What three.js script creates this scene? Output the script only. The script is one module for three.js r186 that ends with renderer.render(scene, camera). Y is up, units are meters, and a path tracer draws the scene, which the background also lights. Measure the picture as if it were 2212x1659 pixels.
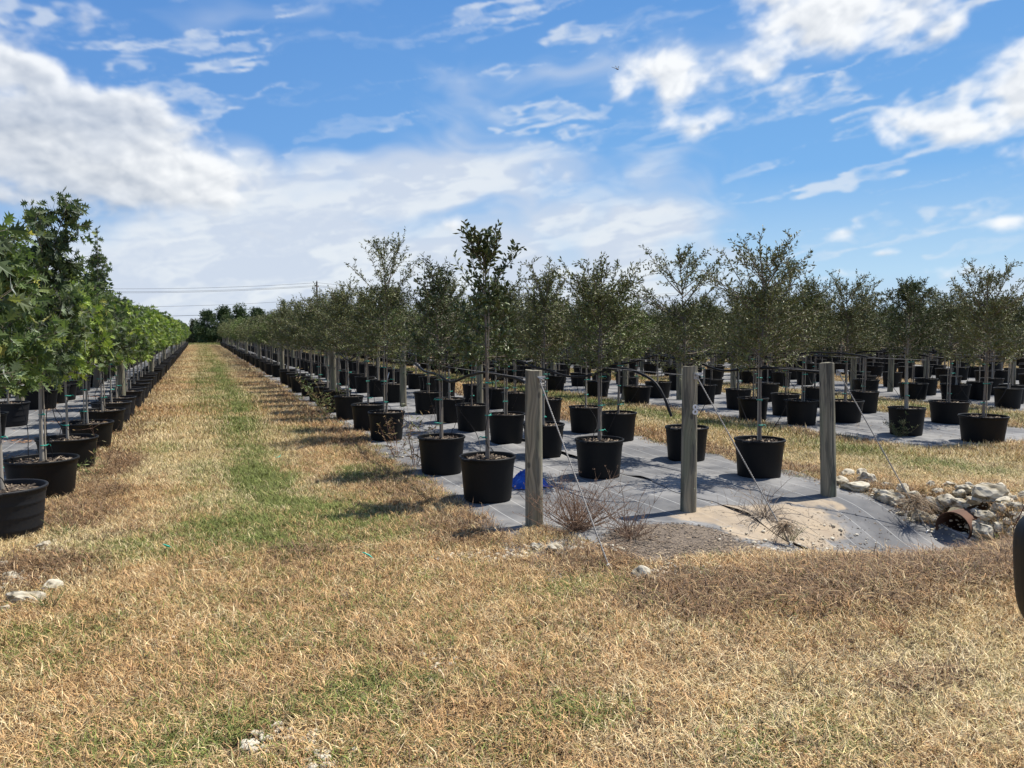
import * as THREE from 'three';
import { mergeGeometries } from 'three/addons/utils/BufferGeometryUtils.js';
import { TextGeometry } from 'three/addons/geometries/TextGeometry.js';
import { FontLoader } from 'three/addons/loaders/FontLoader.js';

// ---------- camera, sun, exposure ----------
const scene = new THREE.Scene();
const YAW = Math.atan(675 / 1660), PITCH = Math.atan(112.5 / 1660);
const camera = new THREE.PerspectiveCamera(2 * Math.atan(829.5 / 1660) * 180 / Math.PI, 4 / 3, 0.05, 4000);
camera.rotation.order = 'YXZ';
camera.position.set(0, 1.8, 0);
camera.rotation.set(-PITCH, -YAW, 0);
const renderer = new THREE.WebGLRenderer({ antialias: true });
renderer.setSize(1024, 768);
renderer.toneMapping = THREE.LinearToneMapping;
renderer.toneMappingExposure = 1.55;
renderer.shadowMap.enabled = true;
const SUN = new THREE.Vector3(0.52, 1, -0.05).normalize();
const sun = new THREE.DirectionalLight(new THREE.Color(1, 0.945, 0.86), 4.4);
sun.name = 'sun';
sun.position.copy(SUN).multiplyScalar(150);
sun.target.position.set(0, 0, 0);
sun.castShadow = true;
sun.shadow.radius = 1;
sun.shadow.mapSize.set(4096, 4096);
Object.assign(sun.shadow.camera, { left: -60, right: 60, top: 60, bottom: -60, near: 1, far: 400 });
scene.add(sun, sun.target);

// ---------- small tools ----------
const { lerp, clamp, smoothstep, degToRad } = THREE.MathUtils;
const V = (x, y, z) => new THREE.Vector3(x, y, z);
const C = (r, g, b) => new THREE.Color().setRGB(r, g, b);
const rng = (s) => () => { s = (s + 0x6d2b79f5) | 0; let t = Math.imul(s ^ (s >>> 15), 1 | s); t = (t + Math.imul(t ^ (t >>> 7), 61 | t)) ^ t; return ((t ^ (t >>> 14)) >>> 0) / 4294967296; };
const hash = (x, y) => { let h = Math.imul(x | 0, 374761393) ^ Math.imul(y | 0, 668265263); h = Math.imul(h ^ (h >>> 13), 1274126177); return ((h ^ (h >>> 16)) >>> 0) / 4294967296; };
const noise = (x, y) => { const ix = Math.floor(x), iy = Math.floor(y), fx = x - ix, fy = y - iy, u = fx * fx * (3 - 2 * fx), v = fy * fy * (3 - 2 * fy); return lerp(lerp(hash(ix, iy), hash(ix + 1, iy), u), lerp(hash(ix, iy + 1), hash(ix + 1, iy + 1), u), v); };
const fbm = (x, y, n = 4) => { let s = 0, a = 0.5, t = 0; for (let i = 0; i < n; i++) { s += a * noise(x, y); t += a; x = x * 2.03 + 17.1; y = y * 2.03 + 9.7; a *= 0.5; } return s / t; };
const s2l = (c) => { c /= 255; return c <= 0.04045 ? c / 12.92 : Math.pow((c + 0.055) / 1.055, 2.4); };
const l2s = (c) => 255 * (c <= 0.0031308 ? c * 12.92 : 1.055 * Math.pow(Math.min(c, 1), 1 / 2.4) - 0.055);
const SR = (r, g, b) => [s2l(r), s2l(g), s2l(b)];
const mix3 = (a, b, t) => [lerp(a[0], b[0], t), lerp(a[1], b[1], t), lerp(a[2], b[2], t)];
function tex(w, h, fn, srgb = true) {           // fn(u, v) -> linear rgb; row 0 at v = 0
  const d = new Uint8Array(w * h * 4);
  for (let y = 0; y < h; y++) for (let x = 0; x < w; x++) { const c = fn((x + 0.5) / w, (y + 0.5) / h, x, y), o = (y * w + x) * 4; for (let k = 0; k < 3; k++) d[o + k] = clamp(srgb ? l2s(Math.max(0, c[k])) : 255 * c[k], 0, 255); d[o + 3] = 255; }
  const t = new THREE.DataTexture(d, w, h);
  t.magFilter = THREE.LinearFilter; t.minFilter = THREE.LinearFilter; t.wrapS = t.wrapT = THREE.RepeatWrapping;
  if (srgb) t.colorSpace = THREE.SRGBColorSpace;
  t.needsUpdate = true;
  return t;
}
const used = new Map();
function numbered(name) { const n = used.get(name) ?? 0; used.set(name, n + 1); return n ? name + '_' + String(n).padStart(3, '0') : name; }
function tag(o, label, category, group, kind) { if (label) o.userData.label = label; if (category) o.userData.category = category; if (group) o.userData.group = group; if (kind) o.userData.kind = kind; return o; }
function put(name, geo, mat, parent = scene) { const m = new THREE.Mesh(geo, mat); m.name = parent === scene ? numbered(name) : name; m.castShadow = m.receiveShadow = true; parent.add(m); return m; }
function thing(name, label, category, pos = [0, 0, 0], turn = 0, group) { const o = new THREE.Group(); o.name = numbered(name); scene.add(o); o.position.set(...pos); o.rotation.y = turn; return tag(o, label, category, group); }
const structure = (o) => { o.userData.kind = 'structure'; return o; };
const ORD = ['first', 'second', 'third', 'fourth', 'fifth', 'sixth', 'seventh', 'eighth', 'ninth', 'tenth', 'eleventh', 'twelfth', 'thirteenth', 'fourteenth'];

class Geo {                                    // collects triangles, then one BufferGeometry
  constructor() { this.p = []; this.c = []; this.i = []; this.t = []; }
  v(x, y, z, c) { this.p.push(x, y, z); if (c) this.c.push(c[0], c[1], c[2]); return this.p.length / 3 - 1; }
  tri(a, b, c) { this.i.push(a, b, c); }
  quad(a, b, c, d) { this.i.push(a, b, c, a, c, d); }
  tube(path, radii, sides = 5, col, cap = true) {
    const n = path.length, T = new THREE.Vector3(), U = new THREE.Vector3(), W = new THREE.Vector3();
    let prev = null;
    const rings = [];
    for (let k = 0; k < n; k++) {
      T.subVectors(path[Math.min(k + 1, n - 1)], path[Math.max(k - 1, 0)]).normalize();
      if (!prev) { U.set(Math.abs(T.y) > 0.9 ? 1 : 0, Math.abs(T.y) > 0.9 ? 0 : 1, 0); } else U.copy(prev);
      U.addScaledVector(T, -U.dot(T)).normalize(); W.crossVectors(T, U);
      prev = U.clone();
      const r = Array.isArray(radii) ? radii[k] : radii, ring = [];
      for (let s = 0; s < sides; s++) { const a = s / sides * Math.PI * 2, cx = Math.cos(a) * r, sx = Math.sin(a) * r, p = path[k]; ring.push(this.v(p.x + U.x * cx + W.x * sx, p.y + U.y * cx + W.y * sx, p.z + U.z * cx + W.z * sx, col)); }
      rings.push(ring);
    }
    for (let k = 0; k < n - 1; k++) for (let s = 0; s < sides; s++) { const q = (s + 1) % sides; this.quad(rings[k][s], rings[k][q], rings[k + 1][q], rings[k + 1][s]); }
    if (cap) for (const [ring, flip] of [[rings[0], 1], [rings[n - 1], 0]]) for (let s = 1; s < sides - 1; s++) flip ? this.tri(ring[0], ring[s + 1], ring[s]) : this.tri(ring[0], ring[s], ring[s + 1]);
    return this;
  }
  build(smooth = true) {
    const g = new THREE.BufferGeometry();
    g.setAttribute('position', new THREE.BufferAttribute(new Float32Array(this.p), 3));
    if (this.c.length) g.setAttribute('color', new THREE.BufferAttribute(new Float32Array(this.c), 3));
    g.setIndex(new THREE.BufferAttribute(new Uint32Array(this.i), 1));
    if (smooth) g.computeVertexNormals();
    return g;
  }
}
const std = (o) => new THREE.MeshStandardMaterial(o);
const phys = (o) => new THREE.MeshPhysicalMaterial(o);

// ---------- sky: air and clouds, by azimuth (degrees right of the lane) and elevation ----------
{
  const W = 4096, H = 2048, data = new Float32Array(W * H * 4), R = rng(77);
  // [azimuth, elevation, half width, half height, strength, tone (1 bright, 0 grey)]
  const cum = [
    [-10.2, 15.7, 3.8, 2.0, 1, 0.6], [-5.8, 13.4, 5.4, 2.0, 1, 0.4], [-10, 12.5, 8, 2.6, 1.0, 0.35], [-3.5, 12.6, 2.6, 1.8, 0.8, 0.45], [-5.5, 10.2, 7.0, 2.3, 1.1, 0.5], [-1.5, 10.4, 3.8, 1.9, 1.15, 1.0], [1.6, 9.6, 2.6, 1.5, 0.9, 0.85], [-4, 11.2, 2.4, 1.3, 0.9, 1.0], [-16, 12.5, 6, 3.6, 1.1, 0.45], [-8, 8.6, 8.5, 1.5, 0.75, 0.2], [-6.2, 19.3, 1.0, 1.7, 0.4, 0.7], [-3.2, 14.9, 1.2, 0.9, 0.45, 0.75],
    [44.0, 20.2, 4.6, 2.2, 1.1, 1.0], [48.5, 19.6, 3.6, 2.2, 1.0, 1.0], [41.5, 20.6, 3.0, 2.2, 0.9, 0.9], [39.9, 17.6, 2.0, 1.5, 0.75, 0.95], [41.3, 16.2, 1.9, 1.0, 0.7, 0.95], [33.4, 17.4, 3.4, 1.75, 0.95, 1.0], [35.6, 17.7, 2.0, 1.2, 0.6, 1.0], [35.2, 14.0, 2.0, 0.9, 0.7, 0.95], [37.4, 14.6, 1.9, 0.9, 0.6, 0.95],
    [48.6, 13.3, 1.9, 1.5, 0.85, 1.0], [51.5, 12.9, 2.8, 1.15, 1.0, 1.0], [55.0, 14.3, 3.0, 2.2, 1.1, 1.0], [60, 13, 5, 3, 1, 0.9], [24.6, 11.7, 1.1, 0.8, 0.5, 0.8], [26.1, 11.4, 0.8, 1.1, 0.5, 0.8], [20.3, 11.0, 0.9, 0.5, 0.4, 0.8],
    [45.2, 6.7, 1.1, 0.5, 0.8, 1.0], [45.9, 7.5, 0.5, 0.35, 0.5, 1.0], [47.6, 5.2, 0.9, 0.3, 0.6, 0.9], [54.6, 6.9, 1.8, 0.55, 0.8, 1.0], [52.9, 7.4, 0.7, 0.6, 0.4, 0.9], [50.4, 3.9, 1.5, 0.6, 0.6, 1.0], [54.0, 3.7, 1.5, 0.5, 0.7, 1.0], [46.0, 4.0, 1.3, 0.35, 0.4, 0.9],
    [17.6, 7.7, 1.4, 0.55, 0.55, 0.9], [4.0, 6.9, 1.9, 0.6, 0.5, 0.15], [1.2, 7.6, 1.6, 0.5, 0.4, 0.15], [13.0, 7.8, 2.4, 0.45, 0.4, 0.2], [27.5, 7.6, 1.6, 0.5, 0.4, 0.35],
  ];
  for (let k = 0; k < 90; k++) {                 // the same kind of cloud all round the rest of the sky
    const a = 75 + R() * 255, e = 3 + R() * R() * 60, s = 0.6 + R() * 1.2;
    for (let j = 0; j < 3; j++) cum.push([a + (R() - 0.5) * 7 * s, e + (R() - 0.5) * 2.5 * s, (1.5 + R() * 4) * s, (0.8 + R() * 1.4) * s, 0.5 + R() * 0.6, 0.4 + R() * 0.6]);
  }
  for (let k = 0; k < 16; k++) { const a = R() * 75 - 12, e = 30 + R() * 45, s = 1 + R(); for (let j = 0; j < 3; j++) cum.push([a + (R() - 0.5) * 10, e + (R() - 0.5) * 4, (2 + R() * 4) * s, (1 + R() * 1.6) * s, 0.6 + R() * 0.5, 0.5 + R() * 0.5]); }
  const cells = Array.from({ length: 360 }, () => []);
  for (const b of cum) for (let a = Math.floor(b[0] - b[2] * 1.9); a <= Math.ceil(b[0] + b[2] * 1.9); a++) cells[((a % 360) + 360) % 360].push(b);
  const zen = SR(64, 110, 178), top = SR(86, 136, 202), midL = SR(104, 154, 216), midR = SR(122, 176, 230), lowL = SR(172, 200, 228), lowR = SR(178, 212, 238), hor = SR(196, 214, 232);
  const white = [0.93, 0.945, 0.955], grey = SR(178, 187, 200), veil = SR(204, 214, 229);
  for (let row = 0; row < H; row++) {
    const el = ((row + 0.5) / H - 0.5) * 180;
    for (let col = 0; col < W; col++) {
      const o = (row * W + col) * 4;
      if (el < -0.4) { data[o] = 0.30; data[o + 1] = 0.27; data[o + 2] = 0.20; data[o + 3] = 1; continue; }
      const round = ((col + 0.5) / W - 0.5) * 360;        // x = cos, z = sin
      let az = round + 90; if (az > 180) az -= 360;        // degrees right of -z
      const side = smoothstep(Math.cos(degToRad(az - 75)), -0.2, 0.95);
      let c = el > 23 ? mix3(top, zen, smoothstep(el, 23, 75)) : el > 11 ? mix3(mix3(midL, midR, side), mix3(top, SR(98, 152, 216), side), (el - 11) / 12) : el > 4 ? mix3(mix3(lowL, lowR, side), mix3(midL, midR, side), (el - 4) / 7) : mix3(hor, mix3(lowL, lowR, side), Math.max(0, el) / 4);
      const ca = Math.max(0.2, Math.cos(degToRad(el))), X = az * ca;
      // high thin veil, thickest low over the lane, and fine wisps drawn out sideways
      const vx = X * 0.075 + 40, vy = el * 0.21, w1 = fbm(vx + 1.3 * fbm(vx * 1.7, vy * 1.2, 3), vy + 1.1 * fbm(vx * 2 + 9, vy, 3), 5);
      const where = Math.exp(-Math.pow((az - 12) / 23, 2)) * (1 - smoothstep(el, 8.5, 15)) * 1.0 + 0.5 * (1 - smoothstep(el, 1, 8)) + 0.16;
      let va = smoothstep(w1 + (where - 0.5) * 0.55, 0.40, 0.86) * 0.92;
      const rx = X * 0.16 + el * 0.1, ry = el * 0.75 - X * 0.14, fil = fbm(rx + fbm(rx * 3, ry, 3) * 1.5, ry * 1.4 + fbm(rx * 2, ry * 2 + 5, 3) * 2.2, 6);
      va = Math.max(va, smoothstep(fil, 0.53, 0.82) * 0.62 * (0.35 + 0.65 * smoothstep(fbm(X * 0.09 + 3, el * 0.1 + 7, 3), 0.4, 0.62)));
      c = mix3(c, mix3(veil, SR(226, 232, 238), smoothstep(fil, 0.4, 0.7)), clamp(va, 0, 0.92));
      // cumulus
      let d = 0, tone = 0, tw = 0, up = 0;
      const cell = cells[((Math.floor(az) % 360) + 360) % 360];
      for (const b of cell) {
        let da = az - b[0]; if (da > 180) da -= 360; if (da < -180) da += 360;
        const ex = da / b[2], ey = (el - b[1]) / b[3], q = ex * ex + ey * ey;
        if (q > 3.4) continue;
        const f = b[4] * Math.max(0, 1 - Math.sqrt(q) * (ey < 0 ? 0.60 : 0.54));
        const k = f * f;
        d = Math.max(d, f) + 0.12 * Math.min(d, f); tone += b[5] * k; up += ey * k; tw += k;
      }
      if (d > 0.01) {
        tone /= tw + 1e-6; up /= tw + 1e-6;
        const nx = X * 0.55, ny = el * 0.8, wx = fbm(nx * 0.8 + 4, ny * 0.8, 3) * 0.6, n1 = fbm(nx + wx, ny + wx * 0.7, 6), n2 = fbm(nx + wx + 0.22, ny + wx * 0.7 + 0.34, 5);
        const dens = d + (n1 - 0.5) * 1.05, a = smoothstep(dens, 0.26, 0.84);
        const lit = clamp(tone * 0.75 + 0.16 + (n1 - n2) * 1.5 + up * 0.24 - smoothstep(dens, 0.7, 1.25) * 0.30 * (1.15 - tone), 0, 1);
        c = mix3(c, mix3(grey, white, lit), a * (0.84 + 0.1 * tone));
      }
      data[o] = c[0]; data[o + 1] = c[1]; data[o + 2] = c[2]; data[o + 3] = 1;
    }
  }
  const t = new THREE.DataTexture(data, W, H, THREE.RGBAFormat, THREE.FloatType);
  t.mapping = THREE.EquirectangularReflectionMapping; t.magFilter = t.minFilter = THREE.LinearFilter; t.colorSpace = THREE.LinearSRGBColorSpace; t.needsUpdate = true;
  scene.background = t; scene.environment = t; scene.environmentIntensity = 0.69;
}

// ---------- ground ----------
const gauss = (x, w) => Math.exp(-(x * x) / (w * w));
function groundHeight(x, z) {
  const near = 1 - smoothstep(Math.hypot(x - 3, z + 8), 30, 60);
  let h = (fbm(x * 0.55 + 30, z * 0.55 + 11, 3) - 0.5) * 0.07 * near + (fbm(x * 0.06, z * 0.06 + 3, 2) - 0.5) * 0.12 * smoothstep(-z, 20, 60);
  h += -0.36 * smoothstep(x, 3.7, 6.5) * (1 - smoothstep(x, 6.85, 7.35)) * gauss(z + 5.2, 0.66);           // swale that the culvert drains
  h += 0.06 * smoothstep(x, 7.0, 7.6) * gauss(z + 5.4, 1.2) * (1 - smoothstep(x, 9, 11));
  h += 0.05 * smoothstep(x, 7.15, 7.5) * gauss(z + 5.5, 0.6) * (1 - smoothstep(x, 8.3, 9));
  h += 0.05 * gauss(z + 3.7, 0.5) * smoothstep(x, 2.5, 4) * (1 - smoothstep(x, 8, 10));
  return h;
}
const blobs = (x, z, list) => { let m = 0; for (const [a, b, rx, rz, s] of list) { const q = ((x - a) / rx) ** 2 + ((z - b) / rz) ** 2; if (q < 4) m = Math.max(m, (s ?? 1) * (1 - smoothstep(Math.sqrt(q), 0.45, 1.15))); } return m; };
const FAB = [[2.33, 7.02], [9.98, 14.35], [17.0, 21.6], [24.2, 28.9], [31.5, 36.2], [-5.95, -1.78], [-13.4, -8.8]];  // fabric strips by x
const onFabric = (x, z) => { for (const [a, b] of FAB) if (x > a && x < b && z < (a === 2.33 ? (x > 3.15 ? -4.98 : lerp(-6.35, -5.0, smoothstep(x, 2.85, 3.2))) + (noise(x * 3.1, 5) - 0.5) * 0.35 : a === 9.98 ? -8.25 : -7)) return Math.min(x - a, b - x); return -1; };
// what grows at a place: weights of green, brown thatch, bare soil / gravel
function cover(x, z) {
  const n = fbm(x * 1.1, z * 1.1, 4), n2 = fbm(x * 0.32 + 50, z * 0.32, 3), n3 = fbm(x * 3.2 + 7, z * 3.2, 3);
  const jog = (noise(z * 0.13, 3) - 0.5) * 0.35 + (noise(z * 0.6, 8) - 0.5) * 0.12;
  let g = 0;
  const far = smoothstep(-z, 6.2, 9.5);
  g = Math.max(g, 1.4 * gauss(x - 0.82 - jog, 0.36) * far * (1 - 0.5 * smoothstep(-z, 40, 80)));
  g = Math.max(g, 0.7 * gauss(x - 0.12 - jog * 0.7, 0.26) * far * (0.6 + 0.4 * smoothstep(-z, 16, 24)));
  g = Math.max(g, 0.55 * gauss(x - 0.5, 0.7) * smoothstep(-z, 30, 50));
  g = Math.max(g, blobs(x, z, [[0.7, -7.6, 1.2, 1.5, 0.75], [1.35, -6.9, 0.8, 0.7, 0.6], [0.75, -3.65, 0.42, 0.3, 1.05], [-0.9, -4.9, 0.55, 0.5, 0.75], [-0.2, -3.6, 0.6, 0.35, 0.55], [0.15, -4.6, 0.3, 0.3, 0.7], [2.3, -4.75, 0.55, 0.3, 0.7], [1.55, -3.1, 0.4, 0.2, 0.6], [2.35, -2.5, 0.5, 0.3, 0.55], [-0.6, -12.6, 0.5, 0.7, 0.6], [-0.4, -6.9, 0.8, 0.6, 0.45], [1.9, -9.6, 0.5, 0.8, 0.5], [1.6, -14, 0.35, 1.6, 0.6]]) * (z > -5.6 ? 0.62 : 1));
  g = Math.max(g, 1.0 * gauss(x - 9.25 - jog, 0.55) * smoothstep(-z, 5.6, 7.4));
  g = Math.max(g, 0.8 * gauss(x - 15.8 - jog, 0.6) * smoothstep(-z, 8, 10), 0.8 * gauss(x + 7.3 - jog, 0.6));
  g = Math.max(g, 0.9 * smoothstep(-z, 108, 113));
  g = clamp(g * (0.25 + n * 1.35) * (0.6 + 0.85 * n3) + (n2 - 0.53) * 0.9 * (0.4 + n3), 0, 1);
  let b = blobs(x, z, [[4.3, -4.15, 1.7, 0.55, 1.15], [5.6, -3.95, 1.4, 0.7, 1.1], [3.2, -4.3, 0.9, 0.6, 0.95], [4.2, -3.75, 0.9, 0.35, 0.8], [6.8, -4.0, 1.3, 0.8, 0.9], [2.75, -5.25, 0.55, 0.45, 1], [2.2, -6.6, 0.5, 0.9, 0.85], [2.1, -8.6, 0.45, 1.2, 0.8], [-1.1, -9.0, 0.42, 1.6, 1.05], [-1.05, -11.5, 0.35, 1.4, 0.95], [-1.15, -6.5, 0.5, 0.6, 1], [0.7, -6.25, 0.35, 0.35, 0.8], [7.0, -6.3, 0.5, 0.6, 0.9], [7.2, -8, 0.35, 1.6, 0.7], [3.35, -2.75, 0.4, 0.2, 0.6], [-0.6, -7.4, 0.3, 0.2, 0.6]]);
  if (z < -9 && z > -70) b = Math.max(b, 0.8 * gauss(x - 2.2, 0.3), 0.75 * gauss(x + 1.2, 0.3), 0.8 * gauss(x - 7.15, 0.35), 0.8 * gauss(x - 9.9, 0.3));
  b = clamp(b * (0.5 + n * 0.95) + (n3 - 0.66) * 0.9, 0, 1);
  let s = blobs(x, z, [[3.6, -5.5, 0.75, 0.6, 1], [4.6, -5.6, 0.9, 0.8, 1], [5.4, -5.5, 0.9, 0.7, 1], [6.2, -5.5, 0.6, 0.6, 0.9], [2.4, -5.75, 0.75, 0.28, 0.9], [1.85, -5.85, 0.4, 0.16, 0.8], [3.3, -4.75, 0.6, 0.25, 0.8], [0.25, -3.38, 0.28, 0.2, 1.0], [0.45, -3.15, 0.2, 0.15, 0.9], [-1.2, -6.2, 0.32, 0.55, 0.9], [-1.25, -7.2, 0.25, 0.4, 0.7], [1.05, -3.9, 0.25, 0.12, 0.7]]);
  s = clamp(s * (0.55 + n3 * 0.9) + (n - 0.74) * 0.8, 0, 1);
  return { g, b, s, n, n2, n3 };
}
const STRAW = [0.60, 0.435, 0.205], STRAW2 = [0.75, 0.60, 0.34], RUST = [0.50, 0.29, 0.12], OLIVE0 = [0.37, 0.33, 0.125], GREEN = [0.225, 0.245, 0.058], GREEN2 = [0.155, 0.19, 0.036], THATCH = [0.115, 0.072, 0.04], THATCH2 = [0.25, 0.145, 0.068], SOIL = [0.26, 0.20, 0.135], SAND = [0.46, 0.36, 0.235];
function groundColour(x, z) {
  const k = cover(x, z);
  let c = mix3(STRAW, RUST, smoothstep(k.n2, 0.42, 0.75) * 0.55);
  c = mix3(c, STRAW2, smoothstep(k.n3, 0.5, 0.8) * 0.5);
  c = mix3(c, THATCH2, k.b * 0.75);
  c = mix3(c, GREEN, k.g * 0.85);
  return mix3(c, SOIL, k.s * 0.9);
}
{
  const xs = [], zs = [];
  for (let x = -6; x <= 13; x += 0.11) xs.push(x);
  for (let x = 13.2, d = 0.25; x < 900; d *= 1.09) { xs.push(x); x += d; }
  for (let x = -6.2, d = 0.2; x > -900; d *= 1.09) { xs.unshift(x); x -= d; }
  for (let z = 2; z >= -15; z -= 0.11) zs.push(z);
  for (let z = -15.15, d = 0.15; z > -1500; d *= 1.035) { zs.push(z); z -= d; }
  for (let z = 2.3, d = 0.4; z < 300; d *= 1.3) { zs.unshift(z); z += d; }
  const g = new Geo(), uv = [];
  for (const z of zs) for (const x of xs) {
    let c = groundColour(x, z).map((q) => q * 0.5);
    g.v(x, groundHeight(x, z), z, c); uv.push(x / 1.7, z / 1.7);
  }
  const nx = xs.length, insidePipe = (k) => { const x = g.p[k * 3] - 6.97, y = g.p[k * 3 + 1] + 0.175, z = g.p[k * 3 + 2] + 5.38, u = x * 0.978 - z * 0.208; return u > -0.03 && u < 1.5 && Math.hypot(y, x * 0.208 + z * 0.978) < 0.155; };   // the ground is open where the culvert runs
  for (let j = 0; j < zs.length - 1; j++) for (let i = 0; i < nx - 1; i++) { const a = j * nx + i, q = [a, a + 1, a + nx + 1, a + nx]; if (q.some(insidePipe)) continue; g.quad(...q); }
  const geo = g.build();
  geo.setAttribute('uv', new THREE.BufferAttribute(new Float32Array(uv), 2));
  // litter of straw, drawn as strokes that wrap round the tile
  const S = 1024, cv = document.createElement('canvas'); cv.width = cv.height = S;
  const x2 = cv.getContext('2d'), R = rng(5);
  x2.fillStyle = 'rgb(150,138,120)'; x2.fillRect(0, 0, S, S);
  for (let k = 0; k < 15000; k++) {
    const x = R() * S, y = R() * S, a = R() * 6.283, l = 10 + R() * 46, t = R(), s = t < 0.35 ? 105 + R() * 45 : 170 + R() * 85;
    x2.strokeStyle = `rgba(${s | 0},${s * (0.93 + R() * 0.05) | 0},${s * (0.78 + R() * 0.2) | 0},0.75)`; x2.lineWidth = 1 + R() * 1.8;
    for (const ox of [-S, 0, S]) for (const oy of [-S, 0, S]) { if (x + ox < -60 || x + ox > S + 60 || y + oy < -60 || y + oy > S + 60) continue; x2.beginPath(); x2.moveTo(x + ox, y + oy); x2.quadraticCurveTo(x + ox + Math.cos(a) * l * 0.5 + (R() - 0.5) * 6, y + oy + Math.sin(a) * l * 0.5, x + ox + Math.cos(a) * l, y + oy + Math.sin(a) * l); x2.stroke(); }
  }
  const map = new THREE.CanvasTexture(cv); map.wrapS = map.wrapT = THREE.RepeatWrapping; map.colorSpace = THREE.SRGBColorSpace;
  const bump = new THREE.CanvasTexture(cv); bump.wrapS = bump.wrapT = THREE.RepeatWrapping;
  structure(put('ground', geo, std({ vertexColors: true, map, bumpMap: bump, bumpScale: 0.012, roughness: 1 })));
}

// ---------- woven ground fabric ----------
const sandCover = (x, z) => { const m = blobs(x, z, [[4.75, -6.12, 0.8, 0.45, 1.15], [5.5, -5.9, 0.95, 0.5, 1.2], [4.9, -5.6, 0.9, 0.36, 1.15], [6.0, -6.2, 0.6, 0.35, 1.0], [6.2, -5.6, 0.5, 0.4, 0.8], [4.2, -5.2, 0.7, 0.2, 0.9], [5.2, -5.2, 0.8, 0.22, 0.7]]); return clamp(m * (0.4 + 1.1 * fbm(x * 2.6 + 3, z * 2.6, 5)) + (fbm(x * 0.9, z * 0.9 + 20, 4) - 0.68) * 1.4, 0, 1); };
function fabricColour(x, z, near) {
  const n = fbm(x * 2.4, z * 1.7, 6), f = fbm(x * 9, z * 9, 3), d = smoothstep(n, 0.33, 0.68);
  let c = mix3([0.105, 0.106, 0.108], [0.235, 0.23, 0.22], d * 0.75 + (f - 0.5) * 0.45);
  const s = ((x * 1.0) % 0.305 + 0.305) % 0.305;
  if (s < 0.008) c = mix3(c, [0.42, 0.42, 0.40], 0.7);
  if (near) {
    const sd = smoothstep(sandCover(x, z) + (fbm(x * 14, z * 14, 3) - 0.5) * 0.35, 0.40, 0.72);
    c = mix3(c, mix3(SAND, [0.29, 0.22, 0.145], fbm(x * 6, z * 6, 4)), sd * (0.55 + 0.45 * f));
    const mu = smoothstep(blobs(x, z, [[3.75, -5.6, 0.72, 0.55, 1.2], [3.95, -5.1, 0.65, 0.4, 1.2], [3.2, -5.3, 0.5, 0.5, 1.1]]) * (0.5 + fbm(x * 3, z * 3 + 9, 4)), 0.42, 0.62);
    c = mix3(c, mix3([0.085, 0.066, 0.05], [0.18, 0.14, 0.10], f), mu);
  }
  const fl = hash(Math.floor(x * 170), Math.floor(z * 170)); if (fl > 0.992) c = mix3(c, fl > 0.996 ? [0.09, 0.06, 0.04] : [0.4, 0.33, 0.24], 0.7);
  return c;
}
function fabricSheet(x0, x1, z0, z1, opt = {}) {
  const near = opt.near, step = near ? 0.07 : 0.35, nx = Math.max(4, Math.round((x1 - x0) / Math.min(step, 0.25))), nz = Math.round((z0 - z1) / step), g = new Geo(), uv = [];
  for (let j = 0; j <= nz; j++) for (let i = 0; i <= nx; i++) {
    let u = i / nx, v = j / nz, z = lerp(z0, z1, v), x = lerp(x0, x1, u);
    const rag = (fbm(z * 0.7 + x0, 4, 4) - 0.5) * 0.5;
    x += rag * (u < 0.5 ? (1 - 2 * u) ** 2 : (2 * u - 1) ** 2);
    if (near) z += (fbm(x * 1.1 + 9, 2 + x0, 4) - 0.5) * 0.95 * (1 - v) ** 6;
    let h = groundHeight(x, z) + 0.012 + (opt.lift ?? 0);
    if (near) { h += 0.02 * Math.max(0, fbm(x * 2.4 + z * 0.5, z * 0.8 - x, 4) - 0.45); h += 0.012 * Math.sin((x * 0.86 + z * 0.5) * 16 + fbm(x * 2, z * 2, 3) * 9) * smoothstep(fbm(x * 0.9 + 4, z * 0.9, 2), 0.52, 0.66); if (opt.curl) h += 0.035 * gauss(u, 0.035) * smoothstep(fbm(z * 1.3, 7, 2), 0.3, 0.6); }
    g.v(x, h, z); uv.push((x - x0 + 0.5) / (x1 - x0 + 1), (z - z0 - 0.6) / (z1 - z0 - 1.2));
  }
  for (let j = 0; j < nz; j++) for (let i = 0; i < nx; i++) { const a = j * (nx + 1) + i; g.quad(a, a + 1, a + nx + 2, a + nx + 1); }
  const geo = g.build();
  geo.setAttribute('uv', new THREE.BufferAttribute(new Float32Array(uv), 2));
  const t = near ? tex(768, 2048, (u, v) => fabricColour(x0 - 0.5 + u * (x1 - x0 + 1), z0 + 0.6 + v * (z1 - z0 - 1.2), true)) : null;
  if (t) t.wrapS = t.wrapT = THREE.ClampToEdgeWrapping;
  const m = structure(put('ground_fabric', geo, near ? std({ map: t, roughness: 0.85, side: THREE.DoubleSide }) : fabricFar(x1 - x0 + 1, z0 - z1 + 1.2)));
  return m;
}
const farFabricTex = tex(512, 1024, (u, v) => fabricColour(u * 4.88, -30 + v * 16, false));
function fabricFar(w, l) { const t = farFabricTex.clone(); t.repeat.set(w / 4.88, l / 16); t.needsUpdate = true; return std({ map: t, roughness: 0.88, side: THREE.DoubleSide }); }
fabricSheet(2.33, 5.12, -4.75, -14.5, { near: 1 });
fabricSheet(4.93, 7.0, -4.85, -14.5, { near: 1, lift: 0.006, curl: 1 });
fabricSheet(2.33, 7.02, -14.4, -110, { lift: 0.003 });
fabricSheet(9.98, 14.35, -8.25, -110);
fabricSheet(17.0, 21.6, -7.5, -110);
fabricSheet(24.2, 28.9, -7.5, -110);
fabricSheet(31.5, 36.2, -7.5, -110);
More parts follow.
